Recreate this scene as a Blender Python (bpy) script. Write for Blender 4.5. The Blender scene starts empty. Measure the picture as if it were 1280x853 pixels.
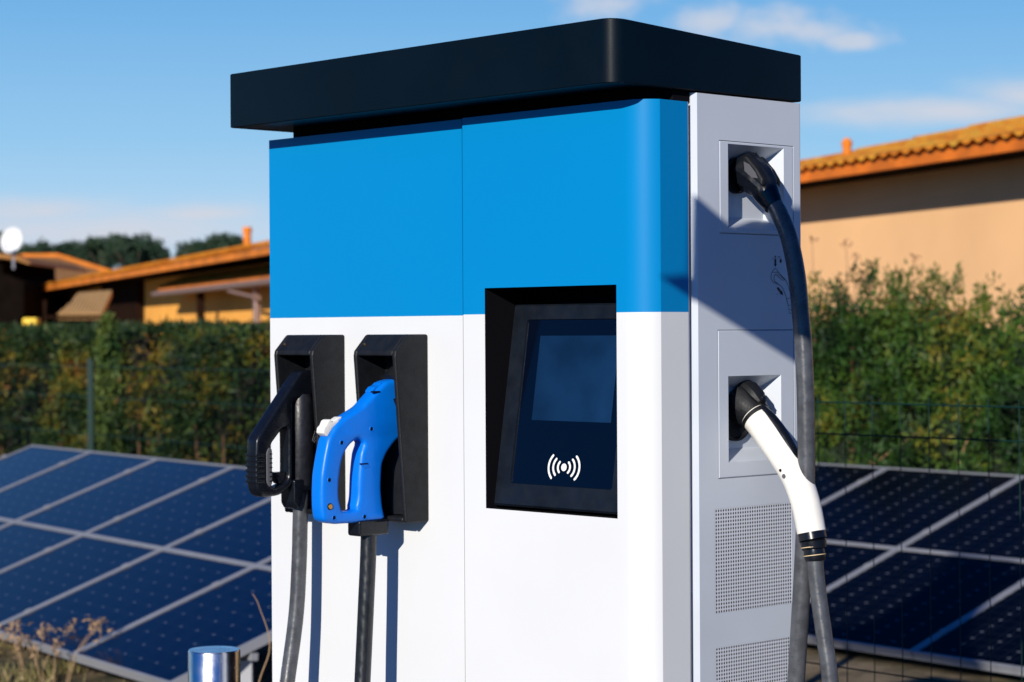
import bpy, bmesh, math, random
from mathutils import Vector, Matrix
random.seed(7)
S = bpy.context.scene
COL = S.collection
H = 1.55                                   # eye height of the photographer
TH = math.radians(46.5286)
CX, CY = 0.22333, 3.6
F, PITCH, ROLL = 2743.7, math.radians(-0.23408), math.radians(-0.33632)
cu = Vector((math.cos(TH), -math.sin(TH), 0))
cw = Vector((math.sin(TH), math.cos(TH), 0))
SUN_U, SUN_Z = 0.46, 0.40
sun = (-cw + cu*SUN_U + Vector((0, 0, SUN_Z))).normalized()

# ------------------------------------------------------------------ helpers
def tag(o, label=None, cat=None, group=None, kind=None):
    if label: o['label'] = label
    if cat: o['category'] = cat
    if group: o['group'] = group
    if kind: o['kind'] = kind
    return o

def empty(name, loc=(0, 0, 0), rz=0.0, label=None, cat=None, group=None):
    o = bpy.data.objects.new(name, None)
    o.empty_display_size = 0.2
    COL.objects.link(o)
    o.location = loc
    o.rotation_euler = (0, 0, rz)
    return tag(o, label, cat, group)

def link(name, me, mats, parent=None, smooth=None, bevel=None, segs=2):
    o = bpy.data.objects.new(name, me)
    COL.objects.link(o)
    if not isinstance(mats, (list, tuple)): mats = [mats]
    if len(me.materials) == 0:
        for m in mats: me.materials.append(m)
    if parent: o.parent = parent
    if smooth is not None:
        for p in me.polygons: p.use_smooth = True
        me.set_sharp_from_angle(angle=math.radians(smooth))
    if bevel:
        b = o.modifiers.new('b', 'BEVEL'); b.width = bevel; b.segments = segs
        b.limit_method = 'ANGLE'; b.angle_limit = math.radians(35)
        b.harden_normals = False
    return o

class MB:
    """collects geometry for ONE mesh"""
    def __init__(s): s.v = []; s.f = []; s.m = []
    def add(s, v, f, m=0):
        n = len(s.v); s.v += [tuple(x) for x in v]
        s.f += [tuple(i+n for i in q) for q in f]; s.m += [m]*len(f)
    def box(s, x0, x1, y0, y1, z0, z1, m=0):
        v = [(x, y, z) for z in (z0, z1) for y in (y0, y1) for x in (x0, x1)]
        s.add(v, [(0, 2, 3, 1), (4, 5, 7, 6), (0, 1, 5, 4), (2, 6, 7, 3), (0, 4, 6, 2), (1, 3, 7, 5)], m)
    def prism(s, poly, fn, t0, t1, m=0):
        n = len(poly)
        v = [fn(a, b, t0) for a, b in poly] + [fn(a, b, t1) for a, b in poly]
        f = [tuple(range(n))[::-1], tuple(range(n, 2*n))] + [(i, (i+1) % n, n+(i+1) % n, n+i) for i in range(n)]
        s.add(v, f, m)
    def quad(s, a, b, c, d, m=0): s.add([a, b, c, d], [(0, 1, 2, 3)], m)
    def build(s, name, mats, parent=None, smooth=None, bevel=None, segs=2):
        me = bpy.data.meshes.new(name)
        me.from_pydata(s.v, [], s.f)
        if not isinstance(mats, (list, tuple)): mats = [mats]
        for m in mats: me.materials.append(m)
        me.polygons.foreach_set('material_index', s.m)
        bm = bmesh.new(); bm.from_mesh(me)
        bmesh.ops.recalc_face_normals(bm, faces=bm.faces); bm.to_mesh(me); bm.free()
        return link(name, me, mats, parent, smooth, bevel, segs)

def catmull(P, n=8):
    P = [Vector(p) for p in P]
    out = []
    for i in range(len(P)-1):
        p0 = P[max(i-1, 0)]; p1 = P[i]; p2 = P[i+1]; p3 = P[min(i+2, len(P)-1)]
        for k in range(n):
            t = k/n
            out.append(0.5*((2*p1)+(p2-p0)*t+(2*p0-5*p1+4*p2-p3)*t*t+(3*p1-p0-3*p2+p3)*t**3))
    out.append(P[-1])
    return out

def tube(mb, pts, radii, sides=20, n=8, smooth=True, up=None, m=0, caps=True):
    """sweep; radii: number | list of numbers | list of (ra, rb)"""
    if not isinstance(radii, (list, tuple)): radii = [radii]*len(pts)
    R = [(r, r) if not isinstance(r, (list, tuple)) else r for r in radii]
    Q = [Vector((*r, 0)) for r in R]
    if smooth:
        P = catmull(pts, n); Q = catmull(Q, n)
    else: P = [Vector(p) for p in pts]
    side = Vector(up) if up else None
    rings = []
    for i, p in enumerate(P):
        t = (P[min(i+1, len(P)-1)] - P[max(i-1, 0)]).normalized()
        if side is None:
            side = t.orthogonal()
        side = (side - t*side.dot(t)).normalized()
        b = t.cross(side)
        rings.append([p + side*(math.cos(a)*Q[i].x) + b*(math.sin(a)*Q[i].y) for a in (2*math.pi*k/sides for k in range(sides))])
    v = [x for r in rings for x in r]; f = []
    for i in range(len(rings)-1):
        for k in range(sides):
            f.append((i*sides+k, i*sides+(k+1) % sides, (i+1)*sides+(k+1) % sides, (i+1)*sides+k))
    if caps:
        f.append(tuple(range(sides))[::-1]); f.append(tuple(range((len(rings)-1)*sides, len(rings)*sides)))
    mb.add(v, f, m)
    return P

def fillet(poly, r=0.006, n=4):
    """round a closed polygon's corners"""
    out = []
    N = len(poly)
    for i in range(N):
        p = Vector(poly[i]); a = Vector(poly[i-1]) - p; b = Vector(poly[(i+1) % N]) - p
        la, lb = a.length, b.length
        rr = min(r, la*0.45, lb*0.45)
        A = p + a.normalized()*rr; B = p + b.normalized()*rr
        for k in range(n+1):
            t = k/n
            out.append(tuple(A*(1-t)**2 + p*2*t*(1-t) + B*t*t))
    return out

def plate2d(name, loops, half, bev, M, mat, parent, smooth=40):
    """rounded solid from 2-D outline loops (first outer, others holes), by a filled 2-D curve"""
    cuv = bpy.data.curves.new(name, 'CURVE'); cuv.dimensions = '2D'; cuv.fill_mode = 'BOTH'
    for L in loops:
        sp = cuv.splines.new('POLY'); sp.points.add(len(L)-1)
        for i, (a, b) in enumerate(L): sp.points[i].co = (a, b, 0, 1)
        sp.use_cyclic_u = True
    cuv.extrude = max(half-bev, 0.0001); cuv.bevel_depth = bev; cuv.bevel_resolution = 3; cuv.offset = -bev
    tmp = bpy.data.objects.new('tmp', cuv); COL.objects.link(tmp)
    bpy.context.view_layer.update()
    dg = bpy.context.evaluated_depsgraph_get()
    me = bpy.data.meshes.new_from_object(tmp.evaluated_get(dg))
    bpy.data.objects.remove(tmp); bpy.data.curves.remove(cuv)
    me.name = name
    me.transform(M)
    if M.to_3x3().determinant() < 0: me.flip_normals()
    bm = bmesh.new(); bm.from_mesh(me)
    bmesh.ops.remove_doubles(bm, verts=bm.verts, dist=1e-5); bmesh.ops.recalc_face_normals(bm, faces=bm.faces)
    bm.to_mesh(me); bm.free()
    me.materials.clear(); me.materials.append(mat)
    return link(name, me, mat, parent, smooth)

# ------------------------------------------------------------------ materials
def mat(name, base=(.5, .5, .5), rough=.5, metal=0, coat=0, coat_r=.05, spec=.5, var=0, vscale=4, bump=0, bscale=60, sheen=0, rvar=0):
    m = bpy.data.materials.new(name); m.use_nodes = True
    nt = m.node_tree; b = nt.nodes['Principled BSDF']
    b.inputs['Base Color'].default_value = (*base, 1); b.inputs['Roughness'].default_value = rough
    b.inputs['Metallic'].default_value = metal; b.inputs['Coat Weight'].default_value = coat
    b.inputs['Coat Roughness'].default_value = coat_r; b.inputs['Specular IOR Level'].default_value = spec
    tc = nt.nodes.new('ShaderNodeTexCoord')
    if var:
        n = nt.nodes.new('ShaderNodeTexNoise'); n.inputs['Scale'].default_value = vscale; n.inputs['Detail'].default_value = 6
        nt.links.new(tc.outputs['Object'], n.inputs['Vector'])
        r = nt.nodes.new('ShaderNodeValToRGB')
        r.color_ramp.elements[0].position = .3; r.color_ramp.elements[1].position = .7
        r.color_ramp.elements[0].color = (*[c*(1-var) for c in base], 1)
        r.color_ramp.elements[1].color = (*[min(1, c*(1+var)) for c in base], 1)
        nt.links.new(n.outputs['Fac'], r.inputs['Fac']); nt.links.new(r.outputs['Color'], b.inputs['Base Color'])
    if rvar:
        n3 = nt.nodes.new('ShaderNodeTexNoise'); n3.inputs['Scale'].default_value = vscale*2.3; n3.inputs['Detail'].default_value = 8
        nt.links.new(tc.outputs['Object'], n3.inputs['Vector'])
        mr = nt.nodes.new('ShaderNodeMapRange'); mr.inputs['From Min'].default_value = .3; mr.inputs['From Max'].default_value = .7
        mr.inputs['To Min'].default_value = max(.02, rough-rvar); mr.inputs['To Max'].default_value = min(1, rough+rvar)
        nt.links.new(n3.outputs['Fac'], mr.inputs['Value']); nt.links.new(mr.outputs['Result'], b.inputs['Roughness'])
    if bump:
        n2 = nt.nodes.new('ShaderNodeTexNoise'); n2.inputs['Scale'].default_value = bscale; n2.inputs['Detail'].default_value = 3
        nt.links.new(tc.outputs['Object'], n2.inputs['Vector'])
        bp = nt.nodes.new('ShaderNodeBump'); bp.inputs['Strength'].default_value = bump; bp.inputs['Distance'].default_value = .002
        nt.links.new(n2.outputs['Fac'], bp.inputs['Height']); nt.links.new(bp.outputs['Normal'], b.inputs['Normal'])
    m['_'] = 1
    return m

M = {}
M['blue'] = mat('blue_paint', (.0, .205, .50), .45, spec=.12, coat=.22, coat_r=.10, var=.02, vscale=1.5, bump=.04, bscale=9)
M['white'] = mat('white_paint', (.655, .672, .690), .45, spec=.2, coat=.2, coat_r=.12, var=.022, vscale=3.5, bump=.04, bscale=9)
M['silver'] = mat('silver_paint', (.59, .635, .70), .42, metal=.12, spec=.35, var=.03, vscale=5, rvar=.06, bump=.05, bscale=400)
M['trim'] = mat('bright_trim', (.75, .76, .8), .3, metal=.4)
M['roof'] = mat('black_roof', (.0008, .0042, .0082), .45, spec=.10, coat=.16, coat_r=.2, var=.15, vscale=6, bump=.10, bscale=500, rvar=.06)
M['soffit'] = mat('roof_soffit', (.004, .006, .012), .35, spec=.3)
M['dark'] = mat('dark_gap', (.003, .003, .005), .9, spec=.1)
M['plastic'] = mat('black_plastic', (.0065, .0075, .010), .55, spec=.28, var=.3, vscale=30, bump=.25, bscale=300, rvar=.1)
M['gloss'] = mat('glossy_black', (.0045, .006, .010), .27, spec=.4, var=.2, vscale=40, bump=.04, bscale=80, rvar=.07)
M['barrel'] = mat('scuffed_black', (.012, .013, .018), .42, spec=.35, var=.35, vscale=60, bump=.15, bscale=200, rvar=.12)
M['bluep'] = mat('blue_plastic', (.0, .165, .72), .38, spec=.3, var=.05, vscale=25, bump=.05, bscale=200, rvar=.08)
M['whitep'] = mat('white_plastic', (.80, .78, .72), .4, var=.03, vscale=30, bump=.04, bscale=150)
M['greyp'] = mat('grey_plastic', (.085, .085, .10), .55)
M['rubber'] = mat('cable_rubber', (.062, .066, .076), .33, var=.3, vscale=45, bump=.3, bscale=60, rvar=.12)
M['rubber2'] = mat('black_cable_rubber', (.010, .012, .016), .34, var=.3, vscale=45, bump=.5, bscale=60, rvar=.1)
M['brass'] = mat('brass', (.6, .32, .08), .4, metal=.9)
M['frame'] = mat('screen_surround', (.006, .009, .015), .42, spec=.25, var=.3, vscale=20, bump=.15, bscale=120, rvar=.12)
M['glass'] = mat('screen_glass', (.001, .003, .010), .10, spec=.3)
M['lcd'] = mat('screen_display', (.0045, .022, .064), .22, spec=.3, var=.35, vscale=9)
M['logo'] = mat('logo_white', (.82, .82, .80), .5)
M['ink'] = mat('dark_ink', (.012, .014, .03), .6)
M['ringy'] = mat('cream_ring', (.65, .5, .28), .5)
M['steel'] = mat('brushed_steel', (.62, .63, .66), .24, metal=1, bump=.10, bscale=150, rvar=.06, vscale=12)
M['alu'] = mat('aluminium', (.36, .37, .40), .42, metal=.35, var=.05)
M['post'] = mat('green_steel', (.004, .026, .022), .5, spec=.2)
M['concrete'] = mat('concrete', (.30, .29, .27), .9, var=.2, vscale=3, bump=.5, bscale=30)

def fluted(m, scale=220):   # spiral braid pattern for the right-hand front cable
    nt = m.node_tree; b = nt.nodes['Principled BSDF']
    w = nt.nodes.new('ShaderNodeTexWave'); w.inputs['Scale'].default_value = 22; w.inputs['Distortion'].default_value = 1.2
    w.bands_direction = 'DIAGONAL'
    tc = nt.nodes.new('ShaderNodeTexCoord'); nt.links.new(tc.outputs['Object'], w.inputs['Vector'])
    bp = nt.nodes.new('ShaderNodeBump'); bp.inputs['Strength'].default_value = .10; bp.inputs['Distance'].default_value = .002
    nt.links.new(w.outputs['Fac'], bp.inputs['Height']); nt.links.new(bp.outputs['Normal'], b.inputs['Normal'])
fluted(M['rubber2'])

def math_node(nt, op, a, b=None, c=None):
    n = nt.nodes.new('ShaderNodeMath'); n.operation = op
    for i, x in enumerate((a, b, c)):
        if x is None: continue
        if isinstance(x, (int, float)): n.inputs[i].default_value = x
        else: nt.links.new(x, n.inputs[i])
    return n.outputs[0]

def perforated():
    m = mat('perforated_silver', (.60, .62, .68), .42, metal=.12)
    nt = m.node_tree; b = nt.nodes['Principled BSDF']
    tc = nt.nodes.new('ShaderNodeTexCoord'); sp = nt.nodes.new('ShaderNodeSeparateXYZ')
    nt.links.new(tc.outputs['Object'], sp.inputs[0])
    P = .006325
    def cell(o, off):
        x = math_node(nt, 'DIVIDE', math_node(nt, 'SUBTRACT', o, off), P)
        return math_node(nt, 'SUBTRACT', math_node(nt, 'FRACT', x), .5)
    x = math_node(nt, 'MULTIPLY', cell(sp.outputs['Y'], 0.1605), 1.3); z = cell(sp.outputs['Z'], -.3017+H)
    d = math_node(nt, 'SQRT', math_node(nt, 'ADD', math_node(nt, 'MULTIPLY', x, x), math_node(nt, 'MULTIPLY', z, z)))
    hole = math_node(nt, 'LESS_THAN', d, .33)
    mx = nt.nodes.new('ShaderNodeMix'); mx.data_type = 'RGBA'
    mx.inputs['A'].default_value = (.66, .68, .74, 1); mx.inputs['B'].default_value = (.004, .005, .008, 1)
    nt.links.new(hole, mx.inputs['Factor']); nt.links.new(mx.outputs['Result'], b.inputs['Base Color'])
    nt.links.new(math_node(nt, 'MULTIPLY_ADD', hole, .5, .42), b.inputs['Roughness'])
    nt.links.new(math_node(nt, 'MULTIPLY_ADD', hole, -.5, .5), b.inputs['Specular IOR Level'])
    return m
M['perf'] = perforated()

# ------------------------------------------------------------------ the charger
ch = empty('charging_station', (CX, CY, 0), -TH,
           'tall white and blue electric vehicle charging station with black roof, screen, and silver side', 'charging station')
Z = lambda z: z + H
# front panel with screen opening and rounded right edge --------------------
def front_panel():
    mb = MB()
    zs = [(-1.45, 0), (-.3117, 0), (.0317, 0), (.078, 1), (.383, 1)]
    us = [-.4505, -.394, -.0715, -.052]
    for i in range(3):
        for k in range(4):
            z0, z1 = zs[k][0], zs[k+1][0]
            if i == 1 and (k == 1 or k == 2): continue
            m = 1 if k >= 2 else 0
            mb.add([(us[i], 0, Z(z0)), (us[i+1], 0, Z(z0)), (us[i+1], 0, Z(z1)), (us[i], 0, Z(z1))], [(0, 1, 2, 3)], m)
    prof = [(-.052, 0)]
    for k in range(1, 11):
        a = math.radians(60*k/10); prof.append((-.052+.06*math.sin(a), .06*(1-math.cos(a))))
    prof += [(.0005, .031), (.0005, .0985), (-.012, .0985)]
    left = [(-.4505, 0), (-.4505, .012)]
    for seg in (prof, left):
        for i in range(len(seg)-1):
            for k in range(4):
                z0, z1 = zs[k][0], zs[k+1][0]; a, b = seg[i], seg[i+1]
                mb.add([(a[0], a[1], Z(z0)), (b[0], b[1], Z(z0)), (b[0], b[1], Z(z1)), (a[0], a[1], Z(z1))], [(0, 1, 2, 3)], 1 if k >= 2 else 0)
    # return edge round the screen opening (door thickness) and the top edge
    o = [(-.394, -.3117), (-.0715, -.3117), (-.0715, .078), (-.394, .078)]
    top = [(-.4505, .012), (-.4505, 0), (-.052, 0)] + prof[1:] 
    mb.add([(a, b, Z(.383)) for a, b in top], [tuple(range(len(top)))], 1)
    me = bpy.data.meshes.new('front_panel'); me.from_pydata(mb.v, [], mb.f)
    me.materials.append(M['white']); me.materials.append(M['blue'])
    me.polygons.foreach_set('material_index', mb.m)
    bm = bmesh.new(); bm.from_mesh(me)
    bmesh.ops.remove_doubles(bm, verts=bm.verts, dist=1e-5)
    bmesh.ops.recalc_face_normals(bm, faces=bm.faces); bm.to_mesh(me); bm.free()
    return link('front_panel', me, [M['white'], M['blue']], ch, smooth=22)
front_panel()
# left door ------------------------------------------------------------------
def left_door():
    mb = MB()
    zs = [-1.45, .0303, .383]
    for k in range(2):
        a, b = zs[k], zs[k+1]
        mb.box(-1.0325, -.4632, .010, .030, Z(a), Z(b), k)
    me = MB()
    o = mb.build('left_door', [M['white'], M['blue']], ch)
    return o
left_door()
mb = MB(); mb.box(-1.029, -.012, .0305, .102, Z(-1.45), Z(.38)); mb.box(-1.02, -.405, .0125, .03, Z(-1.45), Z(.379))
# body core behind the doors, split around the screen recess
mb = MB()
mb.box(-1.030, -.400, .031, .39, Z(-1.45), Z(.380))
mb.box(-.400, -.045, .031, .39, Z(-1.45), Z(-.345))
mb.box(-.400, -.045, .031, .39, Z(.10), Z(.380))
mb.box(-.400, -.045, .14, .39, Z(-.345), Z(.10))
mb.build('cabinet_core', M['dark'], ch)
mb = MB(); mb.box(-.98, -.03, .03, .37, Z(.3805), Z(.41)); mb.box(-.0299, -.006, .07, .111, Z(.3835), Z(.4018)); mb.build('roof_neck', M['dark'], ch)
# trim strip + gap + side panel ---------------------------------------------
mb = MB(); mb.box(-.02, -.0005, .0990, .1022, Z(-1.45), Z(.383)); mb.build('trim_strip', M['trim'], ch, bevel=.0008)
mb = MB(); mb.box(-.03, -.018, .1022, .113, Z(-1.45), Z(.399)); mb.build('seam_channel', M['dark'], ch)

def grid_panel(name, w, z, holes, mat_, t0=.0, t1=-.004, edge=None):
    """silver sheet in plane u=t0 with rectangular holes; w,z sorted breaks"""
    mb = MB()
    for i in range(len(w)-1):
        for k in range(len(z)-1):
            cw_, cz_ = (w[i]+w[i+1])/2, (z[k]+z[k+1])/2
            if any(h[0] < cw_ < h[1] and h[2] < cz_ < h[3] for h in holes): continue
            mb.add([(t0, w[i], Z(z[k])), (t0, w[i+1], Z(z[k])), (t0, w[i+1], Z(z[k+1])), (t0, w[i], Z(z[k+1]))], [(0, 1, 2, 3)])
    for h in holes:
        c = [(h[0], h[2]), (h[1], h[2]), (h[1], h[3]), (h[0], h[3])]
        for a in range(4):
            p, q = c[a], c[(a+1) % 4]
            mb.add([(t0, p[0], Z(p[1])), (t0, q[0], Z(q[1])), (t1, q[0], Z(q[1])), (t1, p[0], Z(p[1]))], [(0, 1, 2, 3)])
    me = bpy.data.meshes.new(name); me.from_pydata(mb.v, [], mb.f); me.materials.append(mat_)
    bm = bmesh.new(); bm.from_mesh(me); bmesh.ops.remove_doubles(bm, verts=bm.verts, dist=1e-5)
    bmesh.ops.recalc_face_normals(bm, faces=bm.faces); bm.to_mesh(me); bm.free()
    return link(name, me, mat_, ch)
UP = (.1757, .3735, .1650, .3235); LO = (.1698, .3721, -.2511, .0017)
V0 = (.1605, .3629, -.4781, -.3017); V1 = (.1605, .3629, -.715, -.5374)
ws = sorted({.1205, UP[0], UP[1], LO[0], LO[1], V0[0], V0[1], .3905})
zs = sorted({-1.45, V1[2], V1[3], V0[2], V0[3], LO[2], LO[3], UP[2], UP[3], .3995})
sp_ = grid_panel('side_panel', ws, zs, [UP, LO, V0, V1], M['silver'], .0025, -.006)
# rounded front and rear edges of the side sheet
mb = MB()
for (wa, s) in ((.3905, 1),):
    R = .0045; pr = [(.0025-R+R*math.cos(a), wa+s*R*math.sin(a)) for a in (math.radians(90*k/6) for k in range(7))] + [(-.03, wa+s*R)]
    for i in range(len(pr)-1):
        a, b = pr[i], pr[i+1]
        mb.add([(a[0], a[1], Z(-1.45)), (b[0], b[1], Z(-1.45)), (b[0], b[1], Z(.3995)), (a[0], a[1], Z(.3995))], [(0, 1, 2, 3)])
for (a, b) in (((.0025, .1205), (-.0045, .1125)), ((-.0045, .1125), (-.03, .1125))):
    mb.add([(a[0], a[1], Z(-1.45)), (b[0], b[1], Z(-1.45)), (b[0], b[1], Z(.3995)), (a[0], a[1], Z(.3995))], [(0, 1, 2, 3)])
mb.build('folded_edge', M['silver'], ch, smooth=30)
mb = MB(); mb.box(-1.03, -.03, .391, .3945, Z(-1.45), Z(.399)); mb.build('rear_panel', M['silver'], ch)
mb = MB()
mb.box(-.0095, -.0075, .1165, .391, Z(-1.45), Z(-.2560)); mb.build('side_backing', M['dark'], ch)
for n, v in (('vent_grille', V0), ('vent_grille', V1)):
    mb = MB(); e = .0003; mb.box(-.004, .0021, v[0]+e, v[1]-e, Z(v[2]+e), Z(v[3]-e)); mb.build(n, M['perf'], ch)

def socket_panel(P, Rc):
    """plate with a funnel-shaped recess, a back plate and a round socket"""
    g = .0009
    mb = MB()
    o = [(P[0]+g, P[2]+g), (P[1]-g, P[2]+g), (P[1]-g, P[3]-g), (P[0]+g, P[3]-g)]
    i_ = [(Rc[0], Rc[2]), (Rc[1], Rc[2]), (Rc[1], Rc[3]), (Rc[0], Rc[3])]
    dz = .021; D = -.034
    b_ = [(Rc[0]+.02, Rc[2]+dz), (Rc[1]-.012, Rc[2]+dz), (Rc[1]-.012, Rc[3]-dz), (Rc[0]+.02, Rc[3]-dz)]
    T = .0026
    rr = .0016
    oi = [(o[0][0]+rr, o[0][1]+rr), (o[1][0]-rr, o[1][1]+rr), (o[2][0]-rr, o[2][1]-rr), (o[3][0]+rr, o[3][1]-rr)]
    rings = [[(-.004, w, z) for w, z in o], [(T-rr, w, z) for w, z in o], [(T, w, z) for w, z in oi], [(T, w, z) for w, z in i_], [(D, w, z) for w, z in b_]]
    v = [(a, b, Z(c)) for r in rings for a, b, c in r]; f = []
    for r in range(len(rings)-1):
        for k in range(4): f.append((r*4+k, r*4+(k+1) % 4, (r+1)*4+(k+1) % 4, (r+1)*4+k))
    f.append(tuple(range(len(v)-4, len(v))))
    mb.add(v, f)
    po = mb.build('socket_panel', M['silver'], ch)
    cw_, cz_ = (Rc[0]+Rc[1])/2-.014, (Rc[2]+Rc[3])/2+(.022 if Rc[2] > 0 else 0)
    rs_ = .78 if Rc[2] > 0 else 1
    mb = MB()
    n = 40
    def ring(r, u): return [(u, cw_+rs_*r*math.cos(2*math.pi*k/n), Z(cz_+rs_*r*math.sin(2*math.pi*k/n))) for k in range(n)]
    rs = [ring(.040, D+.0005), ring(.040, D+.008), ring(.036, D+.009), ring(.034, D+.003)]
    v = [p for r in rs for p in r]; f = []
    for r in range(3):
        for k in range(n): f.append((r*n+k, r*n+(k+1) % n, (r+1)*n+(k+1) % n, (r+1)*n+k))
    f.append(tuple(range(3*n, 4*n)))
    mb.add(v, f); mb.build('socket', M['plastic'], po, smooth=35)
    return po
socket_panel(UP, (.1985, .3465, .1745, .3183))
socket_panel(LO, (.1960, .3362, -.2243, -.0772))

# instruction diagram ---------------------------------------------------------
def strokes(mb, lines, th, fn):
    """each polyline becomes one continuous mitred ribbon"""
    for L in lines:
        L = [Vector(p) for p in L]
        closed = (L[0]-L[-1]).length < 1e-6 and len(L) > 2
        if closed: L = L[:-1]
        N = len(L); v = []
        for i in range(N):
            p0 = L[i-1] if (closed or i > 0) else L[i]; p1 = L[(i+1) % N] if (closed or i < N-1) else L[i]
            t = (p1-p0).normalized(); n_ = Vector((-t.y, t.x))*th/2
            v += [fn(*(L[i]+n_)), fn(*(L[i]-n_))]
        f = [(2*i, 2*i+1, (2*i+3) % (2*N), (2*i+2) % (2*N)) for i in range(N if closed else N-1)]
        mb.add(v, f)
D_ = [[(0.3216, 0.108), (0.3151, 0.1035), (0.3101, 0.0953), (0.3111, 0.0895), (0.3168, 0.0837), (0.3282, 0.0809), (0.3396, 0.0758), (0.3464, 0.0663), (0.3521, 0.056), (0.3566, 0.0427)],
 [(0.325, 0.1073), (0.3306, 0.1015), (0.3421, 0.0935), (0.3489, 0.0892), (0.3558, 0.0797), (0.3637, 0.062), (0.366, 0.0576)],
 [(0.3151, 0.1013), (0.3306, 0.1015)], [(0.3238, 0.0984), (0.318, 0.094), (0.3191, 0.0866), (0.3282, 0.0816)],
 [(0.3237, 0.097), (0.3283, 0.0988), (0.3478, 0.0884), (0.342, 0.0876), (0.3237, 0.097)], [(0.3216, .108), (.325, .1073)],
 [(0.3521, 0.0545), (0.366, 0.0583), (0.3675, 0.0465), (0.3566, 0.0427), (0.3521, 0.0545)],
 [(0.3578, 0.0413), (0.3573, 0.0376), (0.3647, 0.0354), (0.3675, 0.0413)], [(0.3589, 0.0346), (0.3595, 0.0302), (0.3658, 0.0302), (0.3658, 0.0346)],
 [(0.3286, 0.125), (0.3297, 0.129), (0.3343, 0.1288), (0.3359, 0.1244)], [(0.3149, 0.1262), (0.3153, 0.1233)], [(0.3262, 0.0647), (0.3266, 0.0617)]]
for q, L in enumerate(D_):                                       # smooth the outlines of the drawn plug
    if len(L) > 6: D_[q] = [(p.x, p.y) for p in catmull([Vector((*p, 0)) for p in L], 4)]
dm = MB()
U1 = .0029
fn = lambda w, z: (U1, w, Z(z))
strokes(dm, D_, .0010, fn)
strokes(dm, [[(.3221, .1245), (.3221, .1155)], [(.3270, .0747), (.3372, .0662)]], .0044, lambda w, z: (U1+.0002, w, Z(z)))
strokes(dm, [[(.3221, .1300), (.3221, .1283)], [(.3221, .1272), (.3221, .1258)]], .0040, fn)
dm.add([fn(.3180, .1158), fn(.3262, .1158), fn(.322, .1104)], [(0, 1, 2)])
dm.add([fn(.3400, .0700), fn(.3340, .0640), fn(.3428, .0612)], [(0, 1, 2)])
strokes(dm, [[(.3340, .1215), (.3392, .1210)]], .0062, fn)
dm.build('instruction_diagram', M['ink'], ch)

# screen recess ---------------------------------------------------------------
mb = MB()
a0, a1, b0, b1, d1 = -.3945, -.071, -.3122, .0785, .135
q = [(a0, b0), (a1, b0), (a1, b1), (a0, b1)]
v = [(a, .0, Z(b)) for a, b in q] + [(a, d1, Z(b)) for a, b in q]
v = [(x, y+.0002, z) for x, y, z in v]
mb.add(v, [(0, 1, 5, 4), (1, 2, 6, 5), (2, 3, 7, 6), (3, 0, 4, 7), (4, 5, 6, 7)])
rec = mb.build('screen_recess', M['dark'], ch)
SL = .36326; sw, sz = .0555/SL, .359/SL
def scr(a, b, h=0.0):                     # a = u, b = up the tilted plane, h = out of it
    return (a, .0125 + b*sw - h*sz, Z(-.309 + b*sz + h*sw))
def scr_frame():
    mb = MB()
    o = [(-.3905, .003), (-.0745, .003), (-.0745, .3625), (-.3905, .3625)]
    o2 = [(-.3870, .0065), (-.078, .0065), (-.078, .359), (-.387, .359)]
    i1 = fillet([(-.3525, .0430), (-.1030, .0430), (-.1030, .3350), (-.3525, .3350)], .006, 5)
    # frame front as ring with rounded inner opening, built by bridging sampled loops
    def rect(L, n):   # resample rect to follow angle of inner loop
        return L
    N = len(i1); c = (-.2277, .189)
    def radial(L):
        out = []
        for p in i1:
            dx, dy = p[0]-c[0], p[1]-c[1]
            hx = (L[1][0]-L[0][0])/2; hy = (L[2][1]-L[1][1])/2
            cx_, cy_ = (L[0][0]+L[1][0])/2, (L[0][1]+L[2][1])/2
            s = 1/max(abs(dx)/.12475, abs(dy)/.146)
            out.append((cx_+max(-hx, min(hx, dx*s*hx/.12475)), cy_+max(-hy, min(hy, dy*s*hy/.146))))
        return out
    R = [[scr(a, b, -.06) for a, b in radial(o)], [scr(a, b, -.004) for a, b in radial(o)], [scr(a, b, 0) for a, b in radial(o2)],
         [scr(a, b, 0) for a, b in i1], [scr(a*.993+c[0]*.007, b*.993+c[1]*.007, -.0035) for a, b in i1]]
    v = [p for r in R for p in r]; f = []
    for r in range(len(R)-1):
        for k in range(N): f.append((r*N+k, r*N+(k+1) % N, (r+1)*N+(k+1) % N, (r+1)*N+k))
    mb.add(v, f)
    return mb.build('screen_frame', M['frame'], ch)
sf = scr_frame()
def sheet(name, rect, h, m, parent, r=.005):
    p = fillet([(rect[0], rect[2]), (rect[1], rect[2]), (rect[1], rect[3]), (rect[0], rect[3])], r, 5)
    mb = MB(); mb.prism(p, lambda a, b, t: scr(a, b, t), h-.002, h); return mb.build(name, m, parent)
sheet('screen_glass', (-.3530, -.1025, .0425, .3355), -.0030, M['glass'], sf)
sheet('display', (-.3165, -.1235, .1565, .3061), -.0024, M['lcd'], sf, .0008)
mb = MB()
def arc(sx, xo, hh, th=.0043, c=(-.2239, .0766)):
    s = hh*.46; r = (hh*hh+s*s)/(2*s); al = math.asin(hh/r)
    pts = [(c[0]+sx*(xo-r+r*math.cos(t)), c[1]+r*math.sin(t)) for t in (-al+2*al*k/14 for k in range(15))]
    strokes(mb, [pts], th, lambda a, b: scr(a, b, -.0018))
    for e in (pts[0], pts[-1]):
        mb.add([scr(e[0]+th/2*math.cos(2*math.pi*k/12), e[1]+th/2*math.sin(2*math.pi*k/12), -.0016) for k in range(12)], [tuple(range(12))])
for sx in (-1, 1):
    for xo, hh in ((.0375, .0195), (.0262, .0138), (.0148, .0087)): arc(sx, xo, hh)
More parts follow.
